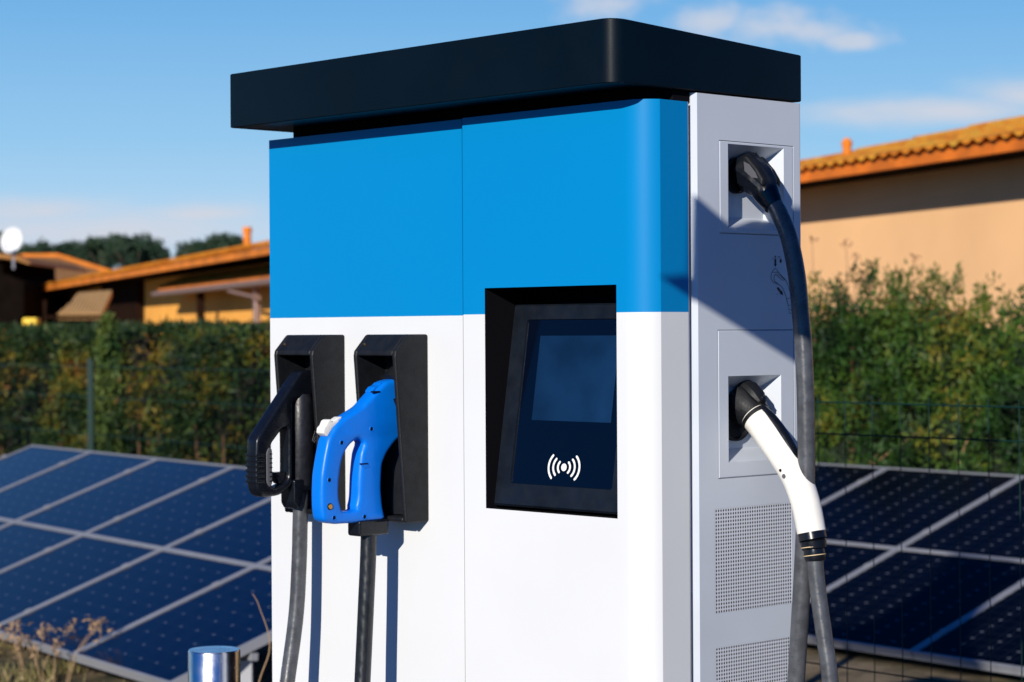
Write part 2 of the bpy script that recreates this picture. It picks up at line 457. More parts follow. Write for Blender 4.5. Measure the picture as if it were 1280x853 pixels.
mb.add([scr(-.2239+.0066*math.cos(2*math.pi*k/24), .0766+.0066*math.sin(2*math.pi*k/24), -.0018) for k in range(24)], [tuple(range(24))])
mb.build('contactless_symbol', M['logo'], sf)

# roof ------------------------------------------------------------------------
def roof():
    e = .006; wr = .393; d = .083; uL = -1.036; R = .030
    out = []
    def corner(cx_, cy_, a0, r):
        for k in range(9):
            a = math.radians(a0+90*k/8); out.append((cx_+r*math.cos(a), cy_+r*math.sin(a)))
    corner(e-R, -d+R, -90, R); corner(e-.003, wr-.003, 0, .003); corner(uL+.003, wr-.003, 90, .003); corner(uL+.004, -d+.004, 180, .004)
    zb = lambda w: .4022
    zt = lambda w: .5075 - (w+d)*(.0235/.48)
    mb = MB()
    n = len(out); b = .0016
    cx_ = sum(p[0] for p in out)/n; cy_ = sum(p[1] for p in out)/n
    def ins(p, k):
        v_ = Vector((p[0]-cx_, p[1]-cy_)); sx_ = 1-k/abs(.52); sy_ = 1-k/.24
        return (cx_+v_.x*sx_, cy_+v_.y*sy_)
    R_ = [[(*ins(p, .0135), Z(.4022+.001)) for p in out], [(*ins(p, .0125), Z(.4022)) for p in out], [(*ins(p, b), Z(.4022)) for p in out], [(*p, Z(.4022+b)) for p in out],
          [(*p, Z(zt(p[1])-b)) for p in out], [(*ins(p, b), Z(zt(p[1]))) for p in out]]
    v = [p for r in R_ for p in r]; f = []
    for r in range(len(R_)-1):
        for k in range(n): f.append((r*n+k, r*n+(k+1) % n, (r+1)*n+(k+1) % n, (r+1)*n+k))
    f.append(tuple(range(n))[::-1]); f.append(tuple(range(len(v)-n, len(v))))
    mb.add(v, f)
    mb.build('roof', M['roof'], ch, smooth=30)
roof()
mb = MB(); mb.box(-1.06, .03, -.02, .42, .02, .10); mb.build('plinth', M['concrete'], ch, bevel=.01)

# holsters --------------------------------------------------------------------
def holster(u0, u1, nm):
    t = .0095; w0 = .0102
    prof = [(0, -.003), (.050, -.003), (.078, -.033), (.080, -.042), (.056, -.345), (0, -.345)]
    fnp = lambda d, z, u: (u, w0-d, Z(z))
    mb = MB()
    # side walls, slightly thicker towards the wall
    for a, b in ((u0, u0+t), (u1-t, u1)):
        mb.prism(prof, fnp, a, b)
    top = [(0, -.003), (.050, -.003), (.078, -.033), (.080, -.042), (.071, -.042), (.046, -.016), (0, -.016)]
    mb.prism(top, fnp, u0+t, u1-t)
    mb.prism([(0, -.016), (.012, -.016), (.012, -.335), (0, -.335)], fnp, u0+t, u1-t)
    mb.prism([(0, -.335), (.0565, -.335), (.056, -.345), (0, -.345)], fnp, u0+t, u1-t)
    me = mb
    h = me.build(nm, M['plastic'], ch, bevel=.0038, segs=3)
    # socket the gun plugs into: a short tilted collar
    mb = MB()
    c = (u0+u1)/2
    tube(mb, [(c, w0-.012, Z(-.085)), (c, w0-.036, Z(-.100))], [.030, .028], sides=28, smooth=False)
    mb.build('socket', M['plastic'], h, smooth=40)
    mb = MB()
    mb.prism([(.012, -.20), (.026, -.25), (.030, -.333), (.012, -.333)], fnp, c-.012, u1-t-.001)
    mb.build('guide_block', M['plastic'], h)
    mb = MB()
    tube(mb, [(u0+.020, w0-.066, Z(-.0225)), (u0+.020, w0-.0685, Z(-.0198))], .0022, sides=12, smooth=False)
    mb.build('screw', M['brass'], h)
    return h
holster(-.918, -.798, 'holster')
holster(-.678, -.558, 'holster')

# map for things lying in a plane u = const: curve (x=d, y=z, z=thickness)
def plane_u(uc):
    return Matrix(((0, 0, 1, uc), (-1, 0, 0, .010), (0, 1, 0, H), (0, 0, 0, 1)))
def to_world_parent(name, label, cat):
    return empty(name, (CX, CY, 0), -TH, label, cat)

# blue connector ---------------------------------------------------------------
bg = to_world_parent('charging_connector', 'bright blue pistol-grip charging connector with white trigger hanging in the right front holster', 'charging connector')
UC = -.618
BG_OUT = [(0.020, -0.0985), (0.026, -0.0882), (0.0379, -0.084), (0.0638, -0.0882), (0.0808, -0.1008), (0.1064, -0.1217), (0.1196, -0.1331), (0.1628, -0.1531), (0.1817, -0.1653), (0.1902, -0.1773), (0.1987, -0.1885), (0.2077, -0.2227), (0.2138, -0.2531), (0.2156, -0.2837), (0.2153, -0.3105), (0.2125, -0.3298), (0.2067, -0.3363), (0.1841, -0.3416), (0.1394, -0.3422), (0.0735, -0.3409), (0.0668, -0.3366), (0.0723, -0.3151), (0.0756, -0.2835), (0.0727, -0.2404), (0.0623, -0.2212), (0.0441, -0.2023), (0.0205, -0.1853)]
BG_HOLE = [(0.1156, -0.1995), (0.1223, -0.2187), (0.1277, -0.2573), (0.13, -0.2961), (0.1341, -0.3114), (0.1367, -0.3191), (0.1642, -0.3193), (0.17, -0.3093), (0.1739, -0.2937), (0.1737, -0.2705), (0.17, -0.2437), (0.1634, -0.2208), (0.1523, -0.2058), (0.1407, -0.1965), (0.1282, -0.1912)]
def smooth_loop(L, n=4):
    P = [Vector((*p, 0)) for p in L]; N = len(P); out = []
    for i in range(N):
        p0, p1, p2, p3 = P[i-1], P[i], P[(i+1) % N], P[(i+2) % N]
        for k in range(n):
            t = k/n
            q_ = 0.5*((2*p1)+(p2-p0)*t+(2*p0-5*p1+4*p2-p3)*t*t+(3*p1-p0-3*p2+p3)*t**3)
            out.append((q_.x, q_.y))
    return out
HT = .0175
body = plate2d('body', [fillet(BG_OUT, .008, 3), smooth_loop(BG_HOLE, 3)], HT, .0085, plane_u(UC), M['bluep'], bg)
SCR = [(0.1002, -0.1739), (0.1696, -0.1962), (0.1983, -0.2615), (0.188, -0.3294), (0.1177, -0.3319), (0.1972, -0.3089)]
def disc(mb, d, z, u, r, h=.001, n=20):
    mb.prism([(d+r*math.cos(2*math.pi*k/n), z+r*math.sin(2*math.pi*k/n)) for k in range(n)], lambda a, b, t: (t, .010-a, Z(b)), u, u+h)
for i, (d_, z_) in enumerate(SCR):
    mb = MB(); uf = UC+HT
    n = 20
    if i < 5:
        # countersunk ring with a dark hole
        for r0, r1, h0, h1, mm in ((.0052, .0044, .0001, .0009, 0), (.0044, .0036, .0009, .0003, 0)):
            v = [(uf+hh, .010-(d_+r*math.cos(2*math.pi*k/n)), Z(z_+r*math.sin(2*math.pi*k/n))) for r, hh in ((r0, h0), (r1, h1)) for k in range(n)]
            mb.add(v, [(k, (k+1) % n, n+(k+1) % n, n+k) for k in range(n)])
        mb.build('screw_recess', M['bluep'], bg, smooth=20)
        mb = MB(); disc(mb, d_, z_, uf-.0008, .0037); mb.build('screw', M['dark'], bg)
    else:
        disc(mb, d_, z_, uf-.0008, .0062, .0012); mb.build('screw_recess', M['dark'], bg)
        mb = MB(); disc(mb, d_, z_, uf+.0004, .0047, .0016, 12); mb.build('screw', M['brass'], bg, bevel=.0005)
T_ = [(0.2060, -0.1780), (0.2045, -.1690), (0.1985, -.1640), (0.1945, -0.1560), (0.1880, -.1535), (0.1850, -.1590), (0.1700, -.1555), (0.1690, -.1600), (0.1830, -.1690), (0.1960, -.1850)]
plate2d('trigger', [fillet(T_, .002, 3)], .0105, .002, plane_u(UC), M['whitep'], bg)
plate2d('release_button', [fillet([(.1790, -.1575), (.1660, -.1505), (.1600, -.1500), (.1640, -.1560), (.1780, -.1640)], .002, 3)], .0085, .0015, plane_u(UC-.001), M['whitep'], bg)
plate2d('latch', [fillet([(.0930, -.1060), (.0860, -.0985), (.0770, -.0955), (.0700, -.0900), (.0690, -.1010), (.0900, -.1130)], .0015, 3)], .010, .0015, plane_u(UC), M['bluep'], bg)
mb = MB(); mb.box(UC+HT-.004, UC+HT+.0006, .010-.0985, .010-.080, Z(-.1085), Z(-.1055)); mb.build('latch_slot', M['dark'], bg)
mb = MB(); mb.prism([(.1085, -.2345), (.1235, -.2350), (.1240, -.2385), (.1180, -.2445), (.1060, -.2440), (.1050, -.2400), (.1085, -.2385)], lambda a, b, t: (t, .010-a, Z(b)), UC+HT-.004, UC+HT+.0007)
mb.build('locking_notch', M['bluep'], bg, bevel=.0006)
mb = MB(); mb.box(UC+HT-.004, UC+HT+.0010, .010-.1255, .010-.1095, Z(-.2375), Z(-.2350)); mb.build('locking_slot', M['dark'], bg)
# nose in the holster
mb = MB(); tube(mb, [(UC, -.008, Z(-.130)), (UC, -.030, Z(-.140))], [.027, .027], sides=28, smooth=False); mb.build('nose', M['gloss'], bg, smooth=40)
mb = MB(); mb.box(-.0175, .0175, -.036, .036, -.0145, .0145)
bt = mb.build('cable_boot', M['gloss'], bg, bevel=.005, segs=3); bt.location = (UC, .010-.0945, Z(-.3530))
mb = MB(); mb.box(-.010, .010, -.004, .004, -.009, .009)
pc = [(UC, -.083, Z(-.352)), (UC, -.0859, Z(-.4126)), (UC, -.0902, Z(-.4777)), (UC, -.1008, Z(-.6336)), (UC+.01, -.125, Z(-.85)), (UC+.05, -.14, Z(-1.1)), (UC+.14, -.12, Z(-1.33)), (UC+.22, -.06, Z(-1.38)), (UC+.25, .005, Z(-1.30))]
mb = MB(); tube(mb, pc, .0148, sides=22, n=12); mb.build('cable', M['rubber2'], bg, smooth=60)

# black connector ----------------------------------------------------------------
kg = to_world_parent('charging_connector', 'black charging connector with ribbed handle and grey cable hanging in the left front holster', 'charging connector')
UK = -.858
KG_OUT = [(0.030, -0.0750), (0.0395, -0.0705), (0.0712, -0.0700), (0.1154, -0.1227), (0.1713, -0.19), (0.1774, -0.1996), (0.1789, -0.2338), (0.1792, -0.273), (0.1764, -0.2928), (0.1691, -0.303), (0.1569, -0.3076), (0.1261, -0.3054), (0.1043, -0.2967), (0.0925, -0.2871), (0.0925, -0.1290), (0.030, -0.1150)]
KG_HOLE = [(0.1015, -0.1777), (0.1170, -0.181), (0.1408, -0.2059), (0.1439, -0.2157), (0.1444, -0.2748), (0.1414, -0.2873), (0.1322, -0.2902), (0.1104, -0.284), (0.1022, -0.272)]
plate2d('body', [fillet(KG_OUT, .007, 4), fillet(KG_HOLE, .006, 4)], .0165, .006, plane_u(UK), M['gloss'], kg)
mb = MB()
tube(mb, [(UK, .010-.0600, Z(-.116)), (UK, .010-.0602, Z(-.124)), (UK, .010-.0610, Z(-.200)), (UK, .010-.0618, Z(-.287)), (UK, .010-.0618, Z(-.291))], [.0195, .0228, .0235, .0235, .022], sides=32, smooth=False)
mb.build('barrel', M['barrel'], kg, smooth=40)
for k in range(6):
    z_ = -.2275-.0098*k
    pts = [(.1822-.0090*(1-abs(math.cos(a))), 0) for a in (0,)]
    mb = MB()
    L = fillet([(.1590, z_-.0030), (.1803, z_-.0030), (.1803, z_+.0030), (.1590, z_+.0030)], .0012, 3)
    plate2d('grip_rib', [L], .0180, .0028, plane_u(UK), M['gloss'], kg)
plate2d('grip_insert', [fillet([(.1505, -.2130), (.1425, -.2170), (.1425, -.2830), (.1490, -.2890), (.1560, -.2800), (.1560, -.2240)], .005, 4)], .0178, .002, plane_u(UK), M['greyp'], kg)
for k in range(7):
    mb = MB(); z_ = -.2260-.0085*k
    mb.box(UK+.0170, UK+.0186, .010-.1490, .010-.1430, Z(z_-.0011), Z(z_+.0011)); mb.build('grip_tick', M['gloss'], kg)
plate2d('trigger', [fillet([(.1010, -.262), (.128, -.262), (.1280, -.270), (.118, -.284), (.1010, -.284)], .0015, 3)], .010, .002, plane_u(UK-.002), M['gloss'], kg)
plate2d('cable_clamp', [fillet([(.030, -.277), (.094, -.277), (.094, -.322), (.086, -.334), (.078, -.325), (.072, -.300), (.030, -.300)], .004, 4)], .0215, .003, plane_u(UK), M['gloss'], kg)
for k in range(3):                                   # embossed slanting grip lines on the barrel
    a = .034+.006*k
    mb = MB(); tube(mb, [(UK+.0235-.001*k, .010-.052+.003*k, Z(-.205-.002*k)), (UK+.021, .010-.043+.004*k, Z(-.186-.004*k))], .0005, sides=6, smooth=False)
    mb.build('embossed_line', M['greyp'], kg)
pc = [(UK, -.0505, Z(-.285)), (UK, -.052, Z(-.3101)), (UK, -.0544, Z(-.371)), (UK, -.0568, Z(-.4319)), (UK, -.0654, Z(-.5379)), (UK, -.0874, Z(-.662)), (UK+.01, -.13, Z(-.85)), (UK+.05, -.16, Z(-1.1)), (UK+.13, -.13, Z(-1.34)), (UK+.19, -.06, Z(-1.39)), (UK+.21, .005, Z(-1.31))]
mb = MB(); tube(mb, pc, .0147, sides=22, n=12); mb.build('cable', M['rubber'], kg, smooth=60)

# white side connector -------------------------------------------------------------
WC = .268
wg = to_world_parent('charging_connector', 'white curved charging connector with black collar plugged into the lower side socket', 'charging connector')
def P_(L, w=WC): return [(a, w, Z(b)) for a, b in L]
upv = (0, 1, 0)
mb = MB()
tube(mb, P_([(-.004, -.1445), (.0100, -.1565), (.0170, -.1625), (.0399, -.1853), (.0679, -.2171), (.0935, -.2531), (.1120, -.2954), (.1230, -.3400)]),
     [.0255, .0262, .0266, .0268, .0262, .0252, .0248, .0245], sides=36, up=upv, n=8)
tg = mb.build('body', M['whitep'], wg, smooth=50)
mb = MB()   # collar: wide faceted socket piece with latch hump
tube(mb, P_([(-.036, -.1215), (-.020, -.1300), (-.003, -.1425), (.0005, -.1455)]), [.036, .0352, .0300, .0275], sides=14, up=upv, smooth=False)
tube(mb, P_([(.0020, -.1475), (.0068, -.1520)]), [.0282, .0282], sides=36, up=upv, smooth=False)
mb.build('collar', M['plastic'], wg, smooth=25)
mb = MB()
tube(mb, P_([(-.022, -.092), (-.004, -.1005), (.010, -.1120), (.020, -.1225)], WC-.004), [(.013, .010), (.017, .013), (.016, .012), (.010, .006)], sides=10, up=upv, smooth=False)
mb.build('latch_housing', M['plastic'], wg, smooth=25); mb = MB()
tube(mb, P_([(.014, -.108), (.022, -.117)], WC-.002), [(.007, .004), (.007, .004)], sides=8, up=upv, smooth=False)
mb.build('latch_catch', M['plastic'], wg, smooth=25)
mb = MB()
tube(mb, P_([(.0200, -.1350), (.040, -.1520), (.0650, -.1790), (.0880, -.2110), (.1040, -.2380), (.1060, -.2470)]), [(.0085, .007), (.0100, .0085), (.0112, .009), (.0112, .0085), (.0100, .006), (.004, .003)], sides=18, up=upv, n=6)
mb.build('release_lever', M['gloss'], wg, smooth=50)
for (a, b, w, r) in ((.0795, -.2365, WC-.0252, .0026), (.0868, -.2462, WC-.0246, .0040)):
    mb = MB(); tube(mb, [(a-.002, w+.001, Z(b)), (a-.002, w-.0012, Z(b))], r, sides=16, smooth=False)
    mb.build('screw', M['greyp'] if r > .003 else M['dark'], wg)
mb = MB()
tube(mb, P_([(.1232, -.3405), (.1262, -.3520), (.1264, -.3535), (.1268, -.3550), (.1285, -.3665), (.1288, -.368), (.1300, -.3800), (.1305, -.3870)]),
     [.0235, .0240, .0190, .0222, .0212, .0172, .0185, .0165], sides=30, up=upv, smooth=False)
bo = mb.build('cable_boot', M['gloss'], wg, smooth=25)
for (a, b, r) in ((.1275, -.3635, .0217), (.1298, -.3775, .0191)):
    mb = MB(); tube(mb, P_([(a, b), (a+.0002, b-.0012)]), r, sides=30, up=upv, smooth=False); mb.build('ring', M['ringy'], bo)
mb = MB()
tube(mb, P_([(.1300, -.380), (.1325, -.41), (.1387, -.4526), (.1501, -.5187), (.1615, -.5885), (.175, -.75), (.17, -1.0), (.14, -1.25), (.07, -1.38), (-.006, -1.36)]), .0141, sides=22, n=10)
mb.build('cable', M['rubber'], wg, smooth=60)
# small serial mark on the collar face -- left plain

# black side connector --------------------------------------------------------------
ug = to_world_parent('charging_connector', 'small black charging plug with long drooping cable in the upper side socket', 'charging connector')
WU = .272
mb = MB()
tube(mb, P_([(-.0330, .2860), (-.0225, .2790), (-.0205, .2778), (-.0120, .2725), (.0100, .2580), (.0240, .2450), (.0300, .2370)], WU), [(.026, .026), (.031, .036), (.031, .036), (.028, .033), (.027, .031), (.023, .025), (.018, .018)], sides=10, up=upv, smooth=False)
mb.build('plug', M['gloss'], ug, smooth=25, bevel=.002)
mb = MB()     # latch cover, greyish top facet
mb.prism([(-.008, .3000), (.002, .3010), (.026, .2770), (.0385, .2590), (.0375, .2450), (.010, .2650), (-.008, .2800)], lambda a, b, t: (a, WU+t, Z(b)), -.026, .024)
mb.build('latch_cover', M['plastic'], ug, bevel=.004, segs=2)
mb = MB()
mb.prism([(-.002, .2905), (.0100, .2850), (.0240, .2700), (.0290, .2600), (.016, .2620), (.000, .2740)], lambda a, b, t: (a, WU+t, Z(b)), -.0275, -.0262)
mb.build('grey_facet', M['greyp'], ug)  # thin grey piece laid on the black plug
mb = MB()
tube(mb, P_([(.014, .2530), (.024, .2380), (.033, .2250), (.0420, .2120)], WU), [.022, .0235, .0205, .0172], sides=24, up=upv, n=4)
mb.build('strain_relief', M['gloss'], ug, smooth=45)
mb = MB()
tube(mb, P_([(0.0360, 0.2240), (0.0554, 0.1967), (0.0759, 0.154), (0.0911, 0.0925), (0.0993, 0.0246), (0.1048, -0.0296), (0.1087, -0.1174), (0.1097, -0.2255), (0.1067, -0.3069), (0.0997, -0.4156), (0.0846, -0.5976), (.070, -.75), (.05, -1.0), (.02, -1.25), (-.006, -1.33)], WU), .0150, sides=24, n=10)
mb.build('cable', M['rubber'], ug, smooth=60)

# ------------------------------------------------------------------ bollard
def loc2w(u, w, z): return Vector((CX, CY, 0)) + cu*u + cw*w + Vector((0, 0, z+H))
bo_ = empty('bollard', (-.608, 4.45, 0), 0, 'short round stainless steel bollard in front of the solar array', 'bollard')
mb = MB(); r = .0530
tube(mb, [(0, 0, 0), (0, 0, .906), (0, 0, .910)], [r, r, r-.002], sides=64, smooth=False, caps=True); mb.build('post', M['steel'], bo_, smooth=30)
mb = MB(); tube(mb, [(0, 0, .0), (0, 0, .012)], [.085, .08], sides=48, smooth=False); mb.build('base_plate', M['steel'], bo_, smooth=30)

# ------------------------------------------------------------------ solar arrays
def solar_mat(nm, ca, cb, NX, NY, sp_, dd):
    m = mat(nm, ca, .16, coat=.0, spec=sp_)
    nt = m.node_tree; b = nt.nodes['Principled BSDF']
    tc = nt.nodes.new('ShaderNodeTexCoord'); sp = nt.nodes.new('ShaderNodeSeparateXYZ')
    nt.links.new(tc.outputs['UV'], sp.inputs[0])
    def fr(o, n):
        x = math_node(nt, 'MULTIPLY', o, n); return math_node(nt, 'ABSOLUTE', math_node(nt, 'SUBTRACT', math_node(nt, 'FRACT', x), .5))
    x, y = fr(sp.outputs['X'], NX), fr(sp.outputs['Y'], NY)    # .5 at the cell border
    s = math_node(nt, 'ADD', x, y)
    dia = math_node(nt, 'GREATER_THAN', s, dd)
    ln = math_node(nt, 'MAXIMUM', math_node(nt, 'GREATER_THAN', x, .489), math_node(nt, 'GREATER_THAN', y, .487))
    bus = math_node(nt, 'LESS_THAN', math_node(nt, 'ABSOLUTE', math_node(nt, 'SUBTRACT', x, .25)), .012)
    pale = math_node(nt, 'MAXIMUM', dia, math_node(nt, 'MULTIPLY', math_node(nt, 'MAXIMUM', ln, math_node(nt, 'MULTIPLY', bus, .5)), .17))
    n = nt.nodes.new('ShaderNodeTexNoise'); n.inputs['Scale'].default_value = 2; nt.links.new(tc.outputs['Object'], n.inputs['Vector'])
    c = nt.nodes.new('ShaderNodeMix'); c.data_type = 'RGBA'
    c.inputs['A'].default_value = (*ca, 1); c.inputs['B'].default_value = (*cb, 1)
    cx_ = nt.nodes.new('ShaderNodeCombineXYZ')
    nt.links.new(math_node(nt, 'FLOOR', math_node(nt, 'MULTIPLY', sp.outputs['X'], NX)), cx_.inputs[0]); nt.links.new(math_node(nt, 'FLOOR', math_node(nt, 'MULTIPLY', sp.outputs['Y'], NY)), cx_.inputs[1])
    wn = nt.nodes.new('ShaderNodeTexWhiteNoise'); nt.links.new(cx_.outputs[0], wn.inputs['Vector'])
    nt.links.new(math_node(nt, 'MULTIPLY_ADD', wn.outputs['Value'], .6, math_node(nt, 'MULTIPLY', n.outputs['Fac'], .4)), c.inputs['Factor'])
    c2 = nt.nodes.new('ShaderNodeMix'); c2.data_type = 'RGBA'; c2.inputs['B'].default_value = (.11, .125, .16, 1)
    nt.links.new(pale, c2.inputs['Factor']); nt.links.new(c.outputs['Result'], c2.inputs['A'])
    nt.links.new(c2.outputs['Result'], b.inputs['Base Color'])
    return m
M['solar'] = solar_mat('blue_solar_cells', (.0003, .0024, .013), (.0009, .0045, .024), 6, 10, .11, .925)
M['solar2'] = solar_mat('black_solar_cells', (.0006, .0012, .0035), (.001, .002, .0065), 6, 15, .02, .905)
def array(P0, yaw, tilt, ln, k0, k1, label, cells, nrows=2):
    """P0 = top edge at module line 0, modules 1 m wide run along A"""
    y, t = math.radians(yaw), math.radians(tilt)
    A = Vector((math.sin(y), -math.cos(y), 0))                      # towards the viewer
    B = Vector((-math.cos(y)*math.cos(t), -math.sin(y)*math.cos(t), -math.sin(t)))
    N = A.cross(B); N = N if N.z > 0 else -N
    root = empty('solar_array', (P0[0], P0[1], 0), 0, label, 'solar array', 'tilted ground mounted solar arrays')
    base = Vector((P0[0], P0[1], P0[2]+H)) - Vector((P0[0], P0[1], 0))
    for k in range(k0, k1):
        for j in range(nrows):
            o = base + A*k + B*(j*ln)
            g = .004; fw = .017; fb = .011
            def pt(a, b, h): return o + A*a + B*b + N*h
            mb = MB()
            a0, a1, b0, b1 = g, 1-g, g, ln-g
            for (x0, x1, y0, y1) in ((a0, a1, b0, b0+fb), (a0, a1, b1-fb, b1), (a0, a0+fw, b0+fb, b1-fb), (a1-fw, a1, b0+fb, b1-fb)):
                v = [pt(x, yy, h) for h in (-.04, 0) for yy in (y0, y1) for x in (x0, x1)]
                mb.add(v, [(0, 2, 3, 1), (4, 5, 7, 6), (0, 1, 5, 4), (2, 6, 7, 3), (0, 4, 6, 2), (1, 3, 7, 5)])
            p = mb.build('solar_module', M['alu'], root)
            me = bpy.data.meshes.new('cells')
            me.from_pydata([tuple(pt(a0+fw, b0+fb, -.006)), tuple(pt(a1-fw, b0+fb, -.006)), tuple(pt(a1-fw, b1-fb, -.006)), tuple(pt(a0+fw, b1-fb, -.006))], [], [(0, 1, 2, 3)])
            uv = me.uv_layers.new(name='UVMap')
            for i, c in enumerate(((0, 0), (1, 0), (1, 1), (0, 1))): uv.data[i].uv = c
            me.update()
            if me.polygons[0].normal.z < 0: me.flip_normals()
            link('cell_sheet', me, cells, p)
            if j == 0 or True:
                for bb in (.22*ln, .78*ln):
                    mb = MB()
                    v = [pt(a, b, h) for h in (.0, .006) for b in (bb-.016, bb+.016) for a in (-.015, .015)]
                    mb.add(v, [(0, 2, 3, 1), (4, 5, 7, 6), (0, 1, 5, 4), (2, 6, 7, 3), (0, 4, 6, 2), (1, 3, 7, 5)])
                    mb.build('panel_clamp', M['alu'], p)
    # legs and rails
    for k in range(k0, k1+1, 2):
        for bb, nm in ((.25*ln*nrows, 'leg'), (.8*ln*nrows, 'leg')):
            q = base + A*(k+.1 if k < k1 else k-.1) + B*bb + N*(-.09)
            mb = MB(); mb.box(q.x-.03, q.x+.03, q.y-.03, q.y+.03, -.02, q.z); mb.build(nm, M['alu'], root)
    for bb in (.25*ln*nrows, .8*ln*nrows):
        a_, b_ = base + A*k0 + B*bb + N*(-.065), base + A*k1 + B*bb + N*(-.065)
        mb = MB(); tube(mb, [a_, b_], .022, sides=4, smooth=False); mb.build('rail', M['alu'], root)
    return root
array((-3.241, 14.805, -.739), 34.03, 20.13, .966, 0, 6, 'long blue solar array standing left of the charging station', M['solar'])
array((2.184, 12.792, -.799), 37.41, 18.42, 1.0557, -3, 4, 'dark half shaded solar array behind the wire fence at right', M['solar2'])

# ------------------------------------------------------------------ ground
def ground():
    m = mat('dry_ground', (.20, .15, .09), .95)
    nt = m.node_tree; b = nt.nodes['Principled BSDF']; tc = nt.nodes.new('ShaderNodeTexCoord')
    n = nt.nodes.new('ShaderNodeTexNoise'); n.inputs['Scale'].default_value = 1.6; n.inputs['Detail'].default_value = 12; n.inputs['Roughness'].default_value = .7
    nt.links.new(tc.outputs['Object'], n.inputs['Vector'])
    r = nt.nodes.new('ShaderNodeValToRGB'); e = r.color_ramp.elements
    e[0].position = .38; e[0].color = (.02, .028, .010, 1); e[1].position = .62; e[1].color = (.30, .22, .13, 1)
    x = e.new(.5); x.color = (.16, .12, .06, 1)
    nt.links.new(n.outputs['Fac'], r.inputs['Fac']); nt.links.new(r.outputs['Color'], b.inputs['Base Color'])
    bp = nt.nodes.new('ShaderNodeBump'); bp.inputs['Distance'].default_value = .05; nt.links.new(n.outputs['Fac'], bp.inputs['Height']); nt.links.new(bp.outputs['Normal'], b.inputs['Normal'])
    mb = MB(); n_ = 60
    mb.add([(-400, -60, 0), (400, -60, 0), (400, 600, 0), (-400, 600, 0)], [(0, 1, 2, 3)])
    tag(mb.build('ground', m), kind='structure')
ground()
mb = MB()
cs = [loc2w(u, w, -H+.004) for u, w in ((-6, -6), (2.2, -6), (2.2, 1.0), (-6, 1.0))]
mb.add(cs, [(0, 1, 2, 3)]); mb.add([loc2w(u, w, -H+.004) for u, w in ((-1.2, 1.0), (2.2, 1.0), (2.2, 1.0), (2.2, 1.0))][:2] + [loc2w(2.2, 8.0, -H+.004), loc2w(-1.2, 8.0, -H+.004)], [(0, 1, 2, 3)])  # second quad: dark sheet standing in for shadow before the right array

pv = mb.build('pavement_and_shade', mat('shade_dark_paving', (.045, .045, .05), .9, var=.2, vscale=6, bump=.4, bscale=40)); tag(pv, kind='structure')  # base colour darkened to carry that shadow

# ------------------------------------------------------------------ foliage helpers
def leaf_mat(name, cols, scale=1.4, rough=.6):
    m = bpy.data.materials.new(name); m.use_nodes = True
    nt = m.node_tree; b = nt.nodes['Principled BSDF']; b.inputs['Roughness'].default_value = rough
    b.inputs['Specular IOR Level'].default_value = .25
    tc = nt.nodes.new('ShaderNodeTexCoord')
    n = nt.nodes.new('ShaderNodeTexNoise'); n.inputs['Scale'].default_value = scale; n.inputs['Detail'].default_value = 9; n.inputs['Roughness'].default_value = .62
    nt.links.new(tc.outputs['Object'], n.inputs['Vector'])
    r = nt.nodes.new('ShaderNodeValToRGB'); e = r.color_ramp.elements
    e[0].position = cols[0][0]; e[0].color = (*cols[0][1], 1)
    e[1].position = cols[-1][0]; e[1].color = (*cols[-1][1], 1)
    for p, c in cols[1:-1]: x = e.new(p); x.color = (*c, 1)
    nt.links.new(n.outputs['Fac'], r.inputs['Fac']); nt.links.new(r.outputs['Color'], b.inputs['Base Color'])
    nt.links.new(r.outputs['Color'], b.inputs['Subsurface Radius']) if False else None
    return m
def leaves(mb, c, n, spread, size, up=.0, aspect=2.2):
    for _ in range(n):
        p = Vector(c) + Vector((random.gauss(0, spread[0]), random.gauss(0, spread[1]), random.gauss(0, spread[2])))
        d = Vector((random.gauss(0, 1), random.gauss(0, 1), random.gauss(0, 1)+up)).normalized()
        s = d.orthogonal().normalized(); s.rotate(Matrix.Rotation(random.uniform(0, 6.28), 3, d))
        L = size*random.uniform(.6, 1.4); W = L/aspect
        mb.add([p-s*W*.5, p+d*L*.5-s*W*.15+s*W*.4*0, p+d*L, p+s*W*.5+d*L*.3], [(0, 1, 2, 3)])

def ray_dir(px, py=None):
    """horizontal direction seen at photo column px (for placing things where they stand)"""
    v = Vector(((px-640)/F, 1, 0)); return v
def at_line(px, P, d):
    """point where the sight line at column px crosses the ground line P + s d"""
    k = (px-640)/F
    # (P.x + s d.x) = k (P.y + s d.y)
    s = (k*P[1]-P[0])/(d[0]-k*d[1])
    return Vector((P[0]+s*d[0], P[1]+s*d[1], 0))
def z_at(py, y, px=640):
    """height above ground of something seen at row py and distance y"""
    hor = 426.5 - F*math.tan(-PITCH)*1.0
    return H + (426.5 + F*math.tan(PITCH)*-1 - 0 - py + (px-640)*math.tan(ROLL))/F*y if False else H + ((415.29 + (px-640)*math.tan(ROLL)) - py)/F*y

